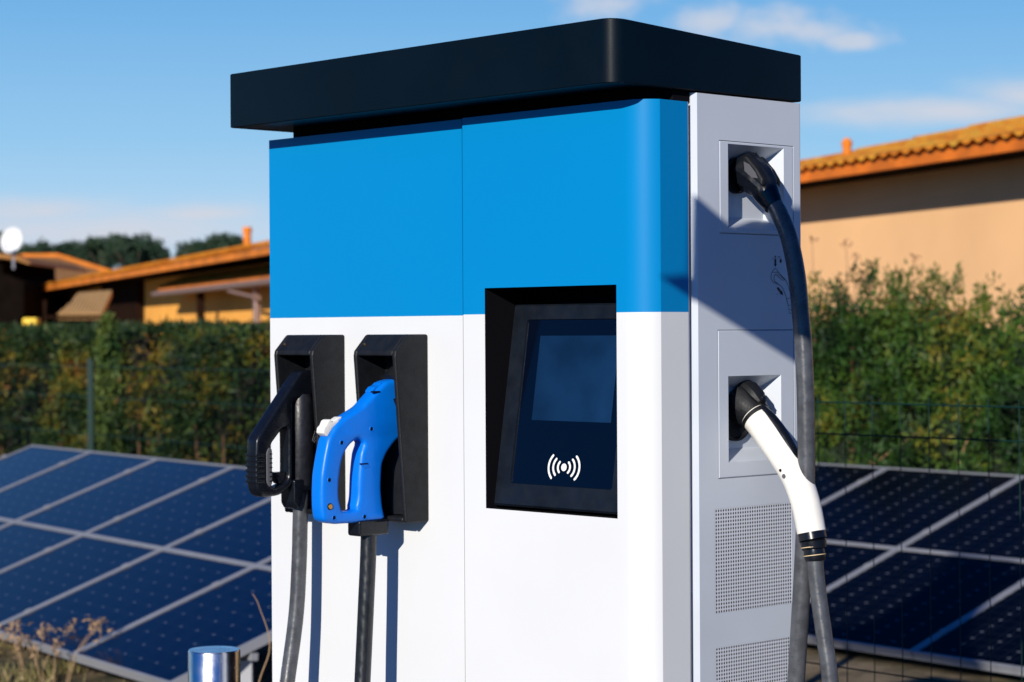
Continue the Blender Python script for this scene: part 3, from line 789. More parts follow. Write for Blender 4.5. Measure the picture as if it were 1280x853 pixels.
# left hedge: parallel to the left array, 2.2 m behind it
yA = math.radians(34.03)
A_ = Vector((-math.sin(yA), math.cos(yA), 0)); N_ = Vector((math.cos(yA), math.sin(yA), 0))
hedge_g = leaf_mat('clipped_hedge_leaf', [(.34, (.003, .011, .004)), (.46, (.009, .030, .006)), (.53, (.045, .070, .008)), (.59, (.16, .115, .010)), (.67, (.13, .040, .010))], 2.2)
hedge_top = leaf_mat('hedge_top_leaf', [(.3, (.008, .022, .006)), (.6, (.022, .045, .010)), (.75, (.05, .07, .014))], 3)
hb = Vector((-3.241, 14.805, 0)) + N_*2.2
hL = empty('hedge', hb, 0, 'tall clipped dark green hedge with flat top behind the left solar array', 'hedge')
mb = MB(); mt = MB()
s0, s1 = (at_line(560, hb, A_)-hb).dot(A_), 9.0
ztop = H + .055
def wob(s, z): return .16*math.sin(s*1.7+z*2.1)+.12*math.sin(s*4.3+1.3+z*5)+.08*math.sin(s*9.1+z*7)
nL = 58000
for _ in range(nL):
    s = random.uniform(s0, s1); z = random.uniform(0.02, ztop-.05)
    off = wob(s, z)*1.9 + random.gauss(0, .05) + (0 if random.random() < .85 else -.14*random.random())
    p = A_*s + N_*off
    leaves(mb, (p.x, p.y, z), 1, (.02, .02, .02), .066, .5, 2.4)
for _ in range(9000):
    s = random.uniform(s0, s1); off = random.uniform(-.05, .85)
    p = A_*s + N_*off
    mt_z = ztop - abs(random.gauss(0, .03)) + .02*math.sin(s*3)
    leaves(mt, (p.x, p.y, mt_z), 1, (.02, .02, .012), .06, .7, 2.0)
mb.build('foliage', hedge_g, hL)
mt.build('clipped_top', hedge_top, hL)
mb = MB()   # dense inner mass behind the leaves
q = [A_*s0 + N_*.24, A_*s1 + N_*.24, A_*s1 + N_*.85, A_*s0 + N_*.85]
v = [(p.x, p.y, 0) for p in q] + [(p.x, p.y, ztop-.06) for p in q]
mb.add(v, [(0, 1, 5, 4), (1, 2, 6, 5), (2, 3, 7, 6), (3, 0, 4, 7), (4, 5, 6, 7)])
mb.build('inner_twigs', mat('twigs', (.022, .020, .010), .9, var=.7, vscale=7, bump=1, bscale=20), hL)
HST = mat('stem_bark', (.12, .06, .03), .85)
for k in range(46):
    mb = MB()
    s = random.uniform(s0, s1); h = random.uniform(.7, 1.5); o = wob(s, .8)-.02
    a = A_*s + N_*o
    tube(mb, [(a.x, a.y, 0), (a.x+random.gauss(0, .05), a.y, h*.5), (a.x+random.gauss(0, .12), a.y, h)], [.014, .010, .005], sides=5, n=3); mb.build('stem', HST, hL)

# pointed shrub rising out of the hedge
sp = at_line(134, hb - N_*.35, A_)
js = empty('shrub', (sp.x, sp.y, 0), 0, 'narrow pointed green shrub poking above the clipped hedge at left', 'shrub')
mb = MB(); hh = z_at(399, sp.y, 134)
for _ in range(2600):
    z = random.uniform(.1, 1)**.8*hh; r = .20*(1-z/hh)**.6+.02
    a = random.uniform(0, 6.28); rr = r*math.sqrt(random.random())
    leaves(mb, (rr*math.cos(a), rr*math.sin(a), z), 1, (.01, .01, .01), .07, 1.2, 2.4)
mb.build('foliage', leaf_mat('shrub_leaf', [(.35, (.02, .06, .015)), (.65, (.10, .13, .02))], 5), js)
mb = MB(); tube(mb, [(0, 0, 0), (0, 0, hh*.8)], [.03, .008], sides=8, smooth=False); mb.build('trunk', M['dark'], js)

# left wire fence with green posts
fp = hb - N_*.75
fl = empty('wire_fence', fp, 0, 'thin green wire fence with a slim post in front of the clipped hedge', 'fence')
p0 = at_line(113, fp, A_) - fp
sp0 = p0.dot(A_)
hp = z_at(449, (p0+fp).y, 113)
for k in range(-1, 2):
    q = A_*(sp0 + 3.5*k)
    mb = MB(); mb.box(q.x-.024, q.x+.024, q.y-.024, q.y+.024, 0, hp); mb.build('post', M['post'], fl, bevel=.004)
mb = MB()
sA, sB = sp0-3.5, sp0+3.5
for z in (.15, .45, .75, 1.05, hp-.06):
    a, b = A_*sA, A_*sB
    tube(mb, [(a.x, a.y, z), (b.x, b.y, z)], .0035, sides=4, smooth=False)
k = sA
while k < sB:
    a = A_*k; tube(mb, [(a.x, a.y, .05), (a.x, a.y, hp-.03)], .0018, sides=3, smooth=False, caps=False); k += .10
mb.build('wire_mesh', M['post'], fl)

# right wire fence, between the charging station and the right array
frP = Vector((1.115, 6.0, 0)); frD = Vector((-.66, .751, 0))
fr_ = empty('wire_fence', frP, 0, 'dark welded wire fence crossing in front of the right solar array', 'fence')
mb = MB()
hf = z_at(506, 6.0, 1150)
for z in (hf, hf-.09, hf-.75, hf-.84, .1):
    a, b = frD*(-1.9), frD*1.35
    tube(mb, [(a.x, a.y, z), (b.x, b.y, z)], .0024, sides=5, smooth=False)
k = -1.9
while k < 1.35:
    a = frD*k; 
    tube(mb, [(a.x, a.y, .02), (a.x+.004, a.y, hf*.5), (a.x, a.y, hf+.02)], .0017, sides=4, smooth=False, caps=False)
    k += .0985
mb.build('wire_mesh', M['post'], fr_)
for k in (-1.9, 1.33):
    q = frD*k; mb = MB(); mb.box(q.x-.02, q.x+.02, q.y-.02, q.y+.02, 0, hf+.03); mb.build('post', M['post'], fr_, bevel=.003)

# right hedge: loose juniper-like, ragged top
yB = math.radians(37.41)
B_ = Vector((-math.sin(yB), math.cos(yB), 0)); NB = Vector((math.cos(yB), math.sin(yB), 0))
rb = Vector((2.184, 12.792, 0)) + NB*1.3
hR = empty('hedge', rb, 0, 'loose unclipped green hedge with ragged top below the peach wall', 'hedge')
hedge_r = leaf_mat('juniper_leaf', [(.36, (.004, .016, .004)), (.46, (.020, .060, .008)), (.54, (.050, .095, .010)), (.60, (.13, .12, .012)), (.70, (.24, .10, .012))], 1.3)
mb = MB(); m2 = MB()
TB_ = []
for px, py in ((900, 345), (1010, 343), (1060, 335), (1130, 322), (1180, 342), (1230, 350), (1285, 372), (1400, 380)):
    q = at_line(px, rb, B_); TB_.append(((q-rb).dot(B_), z_at(py, q.y, px)))
TB_.sort()
def topR(s):   # height of the ragged top along the hedge
    T_B = TB_
    k = min(max(s, T_B[0][0]), T_B[-1][0])
    for (a, za), (b, zb) in zip(T_B, T_B[1:]):
        if a <= k <= b: z0 = za+(zb-za)*(k-a)/(b-a); break
    return z0 - .03 + .35*(0 + .10*math.sin(s*2.3+.4) + .07*math.sin(s*6.1) + .09*math.sin(s*13.7+2))
for _ in range(2300):          # feathery sprays: a curved stem set with small leaves
    s = random.uniform(-5.0, 3.6); o = random.uniform(-.45, .55)
    zt = topR(s)
    z = (zt-.36)*random.random()**.5
    base = B_*s + NB*(o - .25*(1-z/zt))
    d = Vector((random.gauss(0, .5), random.gauss(-.25, .5), .9)).normalized()
    Ls = random.uniform(.20, .40)
    bx = Vector((base.x, base.y, max(z, .02)))
    bend = Vector((random.gauss(0, .25), random.gauss(0, .25), .1))
    for k in range(46):
        t = random.random(); c = bx + d*(Ls*t) + bend*(Ls*t*t)
        w_ = .055*(1-t*.75)
        leaves(mb, c, 1, (w_, w_, w_*.8), .052, .9, 2.4)
for _ in range(150):           # thin shoots above the top
    s = random.uniform(-4.8, 3.4); zt = topR(s) - .16; o = random.uniform(-.35, .3)
    b_ = B_*s + NB*o; L_ = random.uniform(.08, .20)
    dx = Vector((random.gauss(.1, .28), random.gauss(0, .2), 1)).normalized()
    for k in range(22):
        t = random.random(); c = Vector((b_.x, b_.y, zt)) + dx*(L_*t)
        leaves(mb, c, 1, (.016*(1.1-t), .016, .01), .045, 1.4, 2.6)
mb.build('foliage', hedge_r, hR)
DST = mat('dry_stem', (.30, .19, .09), .85)
for _ in range(14):
    mb = MB(); s = random.uniform(-4.5, 3.2); o = random.uniform(-.6, -.35); b_ = B_*s + NB*o; h = random.uniform(.5, 1.3)
    tube(mb, [(b_.x, b_.y, 0), (b_.x+random.gauss(0, .08), b_.y, h*.5), (b_.x+random.gauss(0, .2), b_.y, h)], [.007, .006, .003], sides=5, n=3); mb.build('stem', DST, hR)
mb = MB()
for i in range(24):
    s = -5+8.6*i/23; h = topR(s)-.30
    q = B_*s + NB*.25
    v = []; n = 8
    rr = .34
    for kz, rf in ((0, .9), (.35, 1.05), (.7, 1.0), (.9, .75), (1, .25)):
        for a in range(n):
            an = 2*math.pi*a/n; v.append((q.x+rr*rf*math.cos(an)*(1+.15*math.sin(3*an+i)), q.y+rr*rf*math.sin(an), kz*h))
    f = [(r*n+a, r*n+(a+1) % n, (r+1)*n+(a+1) % n, (r+1)*n+a) for r in range(4) for a in range(n)] + [tuple(range(4*n, 5*n))]
    mb.add(v, f)
mb.build('inner_twigs', mat('inner_green', (.010, .022, .008), .95, var=.6, vscale=8, bump=1, bscale=20), hR)
# tall dry flower stalks above the right hedge
M['stalk'] = mat('dry_stalk', (.22, .10, .06), .9)
for i, (px, py) in enumerate(((1016, 300), (1058, 304), (1070, 322), (1143, 322))):
    P = at_line(px, rb - NB*.1, B_); hz = z_at(py, P.y, px)
    st = empty('dry_stalk', (P.x, P.y, 0), 0, None, None, 'dry seed head stalks standing above the right hedge')
    tag(st, 'thin dry brown flower stalk rising out of the loose right hedge', 'dry plant')
    mb = MB(); tube(mb, [(0, 0, 0), (random.gauss(0, .02), 0, hz*.6), (0, 0, hz)], [.004, .003, .002], sides=5, n=3); mb.build('stem', M['stalk'], st)
    mb = MB()
    for k in range(12):
        a = random.uniform(0, 6.28); r = random.uniform(0, .04)
        leaves(mb, (r*math.cos(a), r*math.sin(a), hz+random.gauss(0, .012)), 1, (.005, .005, .005), .03, .5)
    mb.build('seed_head', M['stalk'], st)

# weeds at the foot of the left array
M['weed'] = mat('dry_weed', (.34, .22, .12), .9)
def weed(px, y, hz, n, label, seed_):
    random.seed(seed_)
    x = (px-640)/F*y
    w_ = empty('dry_weed', (x, y, 0), 0, label, 'dry weed')
    for k in range(n):
        mb = MB(); mh = MB()
        dx, dy = random.uniform(-.06, .06), random.uniform(-.06, .06); h = hz*random.uniform(.6, 1.0)
        ex = dx*2.2+random.uniform(-.03, .03)
        tube(mb, [(dx, dy, 0), (dx+ex*.3, dy, h*.5), (dx+ex, dy, h)], [.0024, .002, .0012], sides=5, n=4)
        for q in range(14):
            leaves(mh, (dx+ex*random.uniform(.7, 1), dy, h*random.uniform(.72, 1.03)), 1, (.015, .015, .015), .03, .3)
        leaves(mh, (dx+ex, dy, h), 14, (.016, .016, .014), .026, .3)
        st_ = mb.build('stem', M['weed'], w_); mh.build('seed_head', M['weed'], st_)
weed(62, 9.6, .30, 5, 'clump of dry brown seed heads at the foot of the left array', 3)
weed(34, 10.0, .22, 5, 'low dry brown weed left of the taller seed heads', 5)
w_ = empty('dry_weed', ((322-640)/F*6.5, 6.5, 0), 0, 'single thin dry stalk standing just right of the steel bollard', 'dry weed')
mb = MB(); tube(mb, [(-.04, 0, 0), (-.015, 0, .45), (.030, .0, .62), (.0, 0, .74), (-.02, 0, .78)], [.002, .002, .0018, .0012, .001], sides=5); mb.build('stem', M['weed'], w_)
random.seed(21)
mb = MB()
for _ in range(9000):
    px = random.uniform(-60, 240); y = random.uniform(8.4, 12.2); x = (px-640)/F*y
    if math.sin(x*3.1+y*2.3)+math.sin(x*7.7-y*3.9)+random.gauss(0, .5) < .1: continue
    leaves(mb, (x, y, .0), 1, (.02, .02, .001), .07, 2.0, 6)
tag(mb.build('grass', leaf_mat('dry_grass', [(.35, (.03, .05, .012)), (.5, (.14, .12, .04)), (.65, (.40, .31, .17))], 2)), 'sparse dry grass on the bare soil at the foot of the left array', 'grass', kind='stuff')

# ------------------------------------------------------------------ buildings
e_ = Vector((-.3244, .9459, 0)); nb = Vector((.9459, .3244, 0))      # eaves run along e_, walls face -nb
def hp_(c, s, z): q = nb*c + e_*s; return (q.x, q.y, z)
def tile_mat(name, cols, sc=3):
    m = leaf_mat(name, cols, sc, .85); return m
TILE = tile_mat('clay_tile', [(.30, (.34, .09, .008)), (.45, (.62, .20, .015)), (.56, (.72, .34, .03)), (.70, (.40, .26, .04))], 2.2)
TILE2 = tile_mat('clay_tile_far', [(.30, (.48, .13, .008)), (.6, (.76, .29, .02))], 1.2)
FAS = mat('terracotta_fascia', (.66, .16, .008), .7, var=.3, vscale=2.5)
FAS2 = mat('terracotta_edge', (.66, .19, .012), .8, var=.25, vscale=1.5)
STUC = mat('peach_stucco', (.82, .48, .23), .9, var=.07, vscale=.8, bump=.4, bscale=40)
OCH = mat('ochre_wall', (.88, .40, .065), .9, var=.08, vscale=1.0, bump=.3, bscale=30)
BRN = mat('dark_brown', (.016, .007, .004), .9, spec=.05, var=.3, vscale=3)
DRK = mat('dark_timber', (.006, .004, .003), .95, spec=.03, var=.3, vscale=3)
GUT = mat('gutter_metal', (.28, .18, .15), .5, metal=.3)
def tiled_slope(mb, c0, z0, c1, z1, s0, s1, pitch=.22, amp=.035, rows=6, per=8):
    """roof plane from eave (c0,z0) to ridge (c1,z1), corrugated along s"""
    n = int((s1-s0)/pitch*per)
    base = len(mb.v); V = []
    for r in range(rows+1):
        for step in ((0, 1) if 0 < r < rows else (0,)):
            t = r/rows
            lift = .018 if step == 0 and r > 0 else 0
            for i in range(n+1):
                s = s0 + (s1-s0)*i/n; ph = math.sin(2*math.pi*(s-s0)/pitch)
                V.append(hp_(c0+(c1-c0)*t, s, z0+(z1-z0)*t + amp*abs(ph)**.8*(1 if ph > 0 else -.6) - lift*0 + (.018 if step == 1 else 0)))
    R = len(V)//(n+1)
    f = [(r*(n+1)+i, r*(n+1)+i+1, (r+1)*(n+1)+i+1, (r+1)*(n+1)+i) for r in range(R-1) for i in range(n)]
    mb.add(V, f)
def sbox(mb, c0, c1, s0, s1, z0, z1, m=0):
    v = [hp_(c, s, z) for z in (z0, z1) for s in (s0, s1) for c in (c0, c1)]
    mb.add(v, [(0, 2, 3, 1), (4, 5, 7, 6), (0, 1, 5, 4), (2, 6, 7, 3), (0, 4, 6, 2), (1, 3, 7, 5)], m)

# right house
cR, hR_ = 10.31, H+1.55
rh = empty('house', hp_(cR+.7, 16, 0), 0, 'peach stucco house with orange tiled eave above the ragged hedge', 'house')
rh_inv = Vector(rh.location)
def to_local(mb, root):
    L = Vector(root.location); mb.v = [tuple(Vector(p)-L) for p in mb.v]; return mb
mb = MB(); sbox(mb, cR+.66, cR+.95, 7, 23.5, 0, hR_+.10); to_local(mb, rh).build('wall', STUC, rh)
mb = MB(); tiled_slope(mb, cR-.06, hR_+.125, cR+4.6, hR_+1.085, 6.8, 23.8, amp=.026); rf = to_local(mb, rh).build('roof', TILE, rh, smooth=60)
mb = MB()
k = 6.8
while k < 23.6:                                          # terracotta fascia blocks, one joint each half metre
    sbox(mb, cR, cR+.05, k+.006, k+.594, hR_+.0, hR_+.100+random.uniform(-.004, .004)); k += .6
to_local(mb, rh).build('fascia', FAS, rh)
mb = MB(); sbox(mb, cR+.055, cR+.09, 6.8, 23.7, hR_+.07, hR_+.135); to_local(mb, rh).build('eave_board', FAS, rh)
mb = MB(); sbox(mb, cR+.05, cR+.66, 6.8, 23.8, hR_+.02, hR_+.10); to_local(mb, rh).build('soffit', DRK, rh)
mb = MB(); sbox(mb, cR+.95, cR+8, 7.2, 23.3, 0, hR_+.2); to_local(mb, rh).build('rear_wall', STUC, rh)
mb = MB(); tiled_slope(mb, cR+4.6, hR_+1.085, cR+9.2, hR_+.2, 6.8, 23.8, rows=3); to_local(mb, rh).build('rear_roof', TILE, rh, smooth=60)
sc = 2.014*cR-.0; 
pk = at_line(1060, Vector(hp_(cR+.9, 10, 0)), e_)
mb = MB(); zz = z_at(187, pk.y, 1060)
tube(mb, [(pk.x, pk.y, hR_+.2), (pk.x, pk.y, z_at(184, pk.y, 1060)), (pk.x, pk.y, z_at(179, pk.y, 1060)), (pk.x, pk.y, z_at(173, pk.y, 1060))], [.04, .05, .065, .03], sides=14, smooth=False)
to_local(mb, rh).build('roof_vent', FAS2, rh, smooth=50)

# left house (long eave) ---------------------------------------------------------
cL, hL_ = 6.62, H+1.09
lh = empty('house', hp_(cL+1.2, 26, 0), 0, 'long low ochre house with orange tiled eave and small porch behind the clipped hedge', 'house')
mb = MB(); sbox(mb, cL+.95, cL+1.2, 27.5, 75, 0, hL_+.15); to_local(mb, lh).build('wall', OCH, lh)
for (pa, pb) in ((128, 172), (60, 76), (-30, 30)):              # dark brown bays along the wall
    a = at_line(pa, Vector(hp_(cL+.8, 10, 0)), e_); b = at_line(pb, Vector(hp_(cL+.8, 10, 0)), e_)
    sa, sb = a.dot(e_), b.dot(e_)
    mb = MB(); sbox(mb, cL+.78, cL+.948, min(sa, sb), max(sa, sb), 0, hL_+.05); to_local(mb, lh).build('dark_bay', BRN, lh)
mb = MB(); tiled_slope(mb, cL-.05, hL_+.125, cL+4.6, hL_+.165+.86, 27, 76, pitch=.26, amp=.04, per=6, rows=4); to_local(mb, lh).build('roof', TILE2, lh, smooth=60)
mb = MB(); sbox(mb, cL, cL+.06, 27, 76, hL_, hL_+.11); to_local(mb, lh).build('fascia', FAS2, lh)
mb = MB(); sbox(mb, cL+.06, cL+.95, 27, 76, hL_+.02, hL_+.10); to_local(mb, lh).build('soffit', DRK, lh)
mb = MB(); sbox(mb, cL+1.2, cL+8, 27.5, 75, 0, hL_+.2); to_local(mb, lh).build('rear_wall', OCH, lh)
pk = at_line(310, Vector(hp_(cL+3.6, 10, 0)), e_)
mb = MB(); r_ = 5/F*pk.y
tube(mb, [(pk.x, pk.y, hL_+.6), (pk.x, pk.y, z_at(291, pk.y, 310)), (pk.x, pk.y, z_at(290.5, pk.y, 310)), (pk.x, pk.y, z_at(284, pk.y, 310))], [r_*1.15, r_*.95, r_*1.25, r_*1.1], sides=14, smooth=False)
to_local(mb, lh).build('chimney', FAS2, lh, smooth=50)
# porch
cP = 7.07; hP = H+.81
sP1 = at_line(198, Vector(hp_(cP, 10, 0)), e_).dot(e_)
mb = MB(); tiled_slope(mb, cP, hP+.06, cL+.95, hP+.24, 25, sP1, pitch=.24, amp=.035, per=6, rows=3); to_local(mb, lh).build('porch_roof', TILE2, lh, smooth=60)
mb = MB(); sbox(mb, cP-.005, cP+.05, 25, sP1, hP-.05, hP+.06); to_local(mb, lh).build('porch_fascia', FAS2, lh)
mb = MB(); a = hp_(cP-.06, 25.5, hP-.055); b = hp_(cP-.06, sP1+.1, hP-.065); tube(mb, [a, b], .055, sides=10, smooth=False); to_local(mb, lh).build('gutter', GUT, lh, smooth=50)
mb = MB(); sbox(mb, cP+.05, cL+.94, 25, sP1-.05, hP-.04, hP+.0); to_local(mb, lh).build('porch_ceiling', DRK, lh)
for px, w_ in ((251, .12), (322, .10)):
    s = at_line(px, Vector(hp_(cP+.12, 10, 0)), e_).dot(e_)
    mb = MB(); sbox(mb, cP+.06, cP+.06+w_, s-w_/2, s+w_/2, 0, hP-.04); to_local(mb, lh).build('porch_post', BRN if px < 300 else GUT, lh)
s = at_line(322, Vector(hp_(cP, 10, 0)), e_).dot(e_)
mb = MB(); tube(mb, [hp_(cP-.06, s+1.9, hP-.09), hp_(cP-.04, s+1.85, hP-.14), hp_(cP-.02, s+.15, hP-.26), hp_(cP-.02, s, hP-.34), hp_(cP-.02, s, .2)], .03, sides=8, smooth=False); to_local(mb, lh).build('downpipe', GUT, lh, smooth=50)

# far houses at the left edge ---------------------------------------------------------
def hip_house(px0, px1, y, py_eave, py_ridge, rid0, rid1, label, root_mat, wall_mat, depth=9, over=.6):
    x0, x1 = (px0-640)/F*y, (px1-640)/F*y
    ze, zr = z_at(py_eave, y, px0), z_at(py_ridge, y+depth/2, (px0+px1)/2)
    r0, r1 = (rid0-640)/F*(y+depth/2), (rid1-640)/F*(y+depth/2)
    o = empty('house', ((x0+x1)/2, y, 0), 0, label, 'house')
    mb = MB()
    mb.box(x0+over, x1-over, y+over, y+depth-over, 0, ze); to_local(mb, o).build('wall', wall_mat, o)
    mb = MB()
    v = [(x0, y, ze), (x1, y, ze), (x1, y+depth, ze), (x0, y+depth, ze), (r0, y+depth/2, zr), (r1, y+depth/2, zr),
         (x0, y, ze-.18), (x1, y, ze-.18), (x1, y+depth, ze-.18), (x0, y+depth, ze-.18)]
    mb.add(v, [(0, 1, 5, 4), (1, 2, 5), (2, 3, 4, 5), (3, 0, 4), (6, 7, 1, 0), (7, 8, 2, 1), (8, 9, 3, 2), (9, 6, 0, 3), (9, 8, 7, 6)])
    ro = to_local(mb, o).build('roof', root_mat, o)
    mb = MB()
    for a, b in (((x0, y, ze), (r0, y+depth/2, zr)), ((x1, y, ze), (r1, y+depth/2, zr)), ((r0, y+depth/2, zr), (r1, y+depth/2, zr))):
        tube(mb, [Vector(a)+Vector((0, 0, .03)), Vector(b)+Vector((0, 0, .03))], .09, sides=8, smooth=False)
    to_local(mb, o).build('ridge_tiles', FAS2, o, smooth=50)
    return o
def ribbed(name, c0, c1, sc=6):
    m = mat(name, c0, .85); nt = m.node_tree; b = nt.nodes['Principled BSDF']; tc = nt.nodes.new('ShaderNodeTexCoord')
    w = nt.nodes.new('ShaderNodeTexWave'); w.inputs['Scale'].default_value = sc; w.inputs['Distortion'].default_value = .5; nt.links.new(tc.outputs['Object'], w.inputs['Vector'])
    n = nt.nodes.new('ShaderNodeTexNoise'); n.inputs['Scale'].default_value = 1.5; nt.links.new(tc.outputs['Object'], n.inputs['Vector'])
    mx = nt.nodes.new('ShaderNodeMix'); mx.data_type = 'RGBA'; mx.inputs['A'].default_value = (*c0, 1); mx.inputs['B'].default_value = (*c1, 1)
    nt.links.new(n.outputs['Fac'], mx.inputs['Factor']); nt.links.new(mx.outputs['Result'], b.inputs['Base Color'])
    bp = nt.nodes.new('ShaderNodeBump'); bp.inputs['Distance'].default_value = .06; nt.links.new(w.outputs['Fac'], bp.inputs['Height']); nt.links.new(bp.outputs['Normal'], b.inputs['Normal'])
    return m
RIB = ribbed('ribbed_tiles', (.50, .20, .05), (.62, .33, .10), 4)
hip_house(-60, 168, 78, 352, 321, 28, 74, 'far house with orange hipped roof between the dish and the dark trees', RIB, OCH, depth=10)
# dark gable at the very left with the dish on it
yg = 52; gx = lambda px, y=yg: (px-640)/F*y
go = empty('house', (gx(-30), yg, 0), 0, 'house at the left edge with dark timber gable and a lit tile verge', 'house')
mb = MB()
Pg = [(gx(-120), 0), (gx(30), 0), (gx(30), z_at(349, yg)), (gx(4), z_at(338, yg)), (gx(4), z_at(322, yg)), (gx(-30), z_at(316, yg)), (gx(-120), z_at(340, yg))]
mb.prism(Pg, lambda a, b, t: (a, yg+t, b), 0, 6); to_local(mb, go).build('gable_wall', DRK, go)
mb = MB(); Pr = [(gx(-122), z_at(338, yg)), (gx(-34), z_at(309, yg)), (gx(26), z_at(317, yg)), (gx(42), z_at(325, yg)), (gx(42), z_at(328, yg)), (gx(24), z_at(322, yg)), (gx(-34), z_at(315, yg)), (gx(-122), z_at(343, yg))]
mb.prism(Pr, lambda a, b, t: (a, yg-.4+t, b), 0, 7); to_local(mb, go).build('roof', RIB, go)
# satellite dish
yd = 50; xd = gx(15, yd); zd = z_at(300.5, yd, 15); R = 15.5/F*yd
sd = empty('satellite_dish', (xd, yd, zd-.55), 0, 'round white satellite dish above the roof at the left edge', 'satellite dish')
mb = MB(); n = 36; V = []
for r in range(7):
    rr = R*r/6
    for k in range(n):
        a = 2*math.pi*k/n; V.append((rr*math.cos(a), .10*(1-(r/6)**2), rr*1.08*math.sin(a)))
mb.add(V, [(r*n+k, r*n+(k+1) % n, (r+1)*n+(k+1) % n, (r+1)*n+k) for r in range(6) for k in range(n)])
mb.add([(x, y+.02, z) for x, y, z in V], [(r*n+k, r*n+(k+1) % n, (r+1)*n+(k+1) % n, (r+1)*n+k)[::-1] for r in range(6) for k in range(n)])
d_ = mb.build('dish', mat('dish_white', (.72, .74, .76), .5), sd, smooth=60); d_.location = (0, 0, .55); d_.rotation_euler = (math.radians(-14), 0, math.radians(-18))
mb = MB(); tube(mb, [(0, .22, -.1), (0, .22, .45), (0, .12, .55)], .03, sides=8, smooth=False); mb.build('mast', M['alu'], sd)
mb = MB(); tube(mb, [(0, 0, .2), (-.05, -.35, .42)], .012, sides=6, smooth=False); ra = mb.build('receiver_arm', M['alu'], sd)
mb = MB(); mb.box(-.085, -.02, -.41, -.33, .39, .46); mb.build('receiver', M['alu'], ra)

# little things under the far eaves
yv = 38
def wallthing(px0, px1, py0, py1, y, m, name, label, cat, dep=.3):
    o = empty(name, (gx((px0+px1)/2, y), y, 0), 0, label, cat)
    mb = MB(); mb.box(gx(px0, y), gx(px1, y), y, y+dep, z_at(py1, y), z_at(py0, y)); to_local(mb, o).build('panel', m, o, bevel=.02)
    mb = MB(); mb.box(gx((px0+px1)/2, y)-.04, gx((px0+px1)/2, y)+.04, y+dep*.3, y+dep*.6, 0, z_at(py1, y)); to_local(mb, o).build('post', DRK, o)
    return o
wallthing(28, 46, 394, 408, 30, mat('yellow_plastic', (.85, .55, .02), .5), 'yellow_box', 'small square bright yellow box just above the hedge at the left edge', 'box', .25)
# low lean-to with tiled face between the dark posts
lt = empty('outbuilding', (gx(100, 34), 34, 0), 0, 'low outbuilding with sunlit tiled roof face under the long eave', 'outbuilding')
mb = MB(); v = [(gx(72, 34), 34, z_at(388.5, 34)), (gx(127, 34), 34, z_at(388.5, 34)), (gx(127, 34)+.0, 34.9, z_at(360, 34.9)), (gx(84, 34), 34.9, z_at(363, 34.9)), (gx(80, 34), 34.3, z_at(378, 34.3))]
mb.add(v + [(a, b+.02, c-.10) for a, b, c in v], [(0, 1, 2, 3, 4), (9, 8, 7, 6, 5), (0, 5, 6, 1), (1, 6, 7, 2), (2, 7, 8, 3), (3, 8, 9, 4), (4, 9, 5, 0)])
to_local(mb, lt).build('roof', ribbed('outbuilding_tiles', (.70, .38, .13), (.78, .48, .20), 6), lt)
mb = MB(); mb.box(gx(70, 34), gx(127, 34), 34.15, 35.2, 0, z_at(391, 34)); to_local(mb, lt).build('wall', BRN, lt)
mb = MB(); mb.box(gx(54, 34), gx(58, 34), 34.0, 34.08, 0, z_at(372, 34)); to_local(mb, lt).build('post', BRN, lt)
mb = MB(); mb.box(gx(58.5, 34), gx(130, 34), 34.0, 34.1, z_at(391, 34)-.05, z_at(391, 34)); to_local(mb, lt).build('beam', BRN, lt)

# ------------------------------------------------------------------ distant trees
TL = leaf_mat('far_tree_leaf', [(.35, (.012, .030, .020)), (.5, (.022, .050, .026)), (.7, (.06, .085, .045))], .35)
TB = mat('bark', (.06, .045, .03), .9)
def tree(px, y, py_top, wpx, hpx, label, sd_, lean=0):
    random.seed(sd_)
    x = (px-640)/F*y; zt = z_at(py_top, y, px); R = wpx/F*y/2; hc = hpx/F*y
    o = empty('tree', (x, y, 0), 0, label, 'tree', 'dark rounded trees far behind the roofs')
    mb = MB()
    tube(mb, [(0, 0, 0), (.1, 0, zt*.3), (0, 0, zt-hc*.45)], [.28, .22, .12], sides=8, n=4)
    for k in range(6):
        a = k*1.05; tube(mb, [(0, 0, zt-hc*1.0), (math.cos(a)*R*.4, math.sin(a)*R*.4, zt-hc*.75), (math.cos(a)*R*.75, math.sin(a)*R*.7, zt-hc*.5)], [.10, .07, .03], sides=6, n=3)
    mb.build('trunk', TB, o)
    mb = MB()
    for c in range(34):
        a = random.uniform(0, 6.28); rr = R*math.sqrt(random.random())*.88
        zc = zt - .22 - (rr/R)**2*hc*.42 - random.random()**1.6*hc*.6
        cx_, cy_ = rr*math.cos(a), rr*math.sin(a)*.8
        r = random.uniform(.10, .20)*R+.15
        for q in range(85):
            d = Vector((random.gauss(0, 1), random.gauss(0, 1), random.gauss(0, .7))).normalized()*r*random.uniform(.55, 1.05)
            leaves(mb, (cx_+d.x, cy_+d.y, zc+d.z*.75), 1, (.02, .02, .02), .20, .4, 1.6)
    mb.build('crown', TL, o)
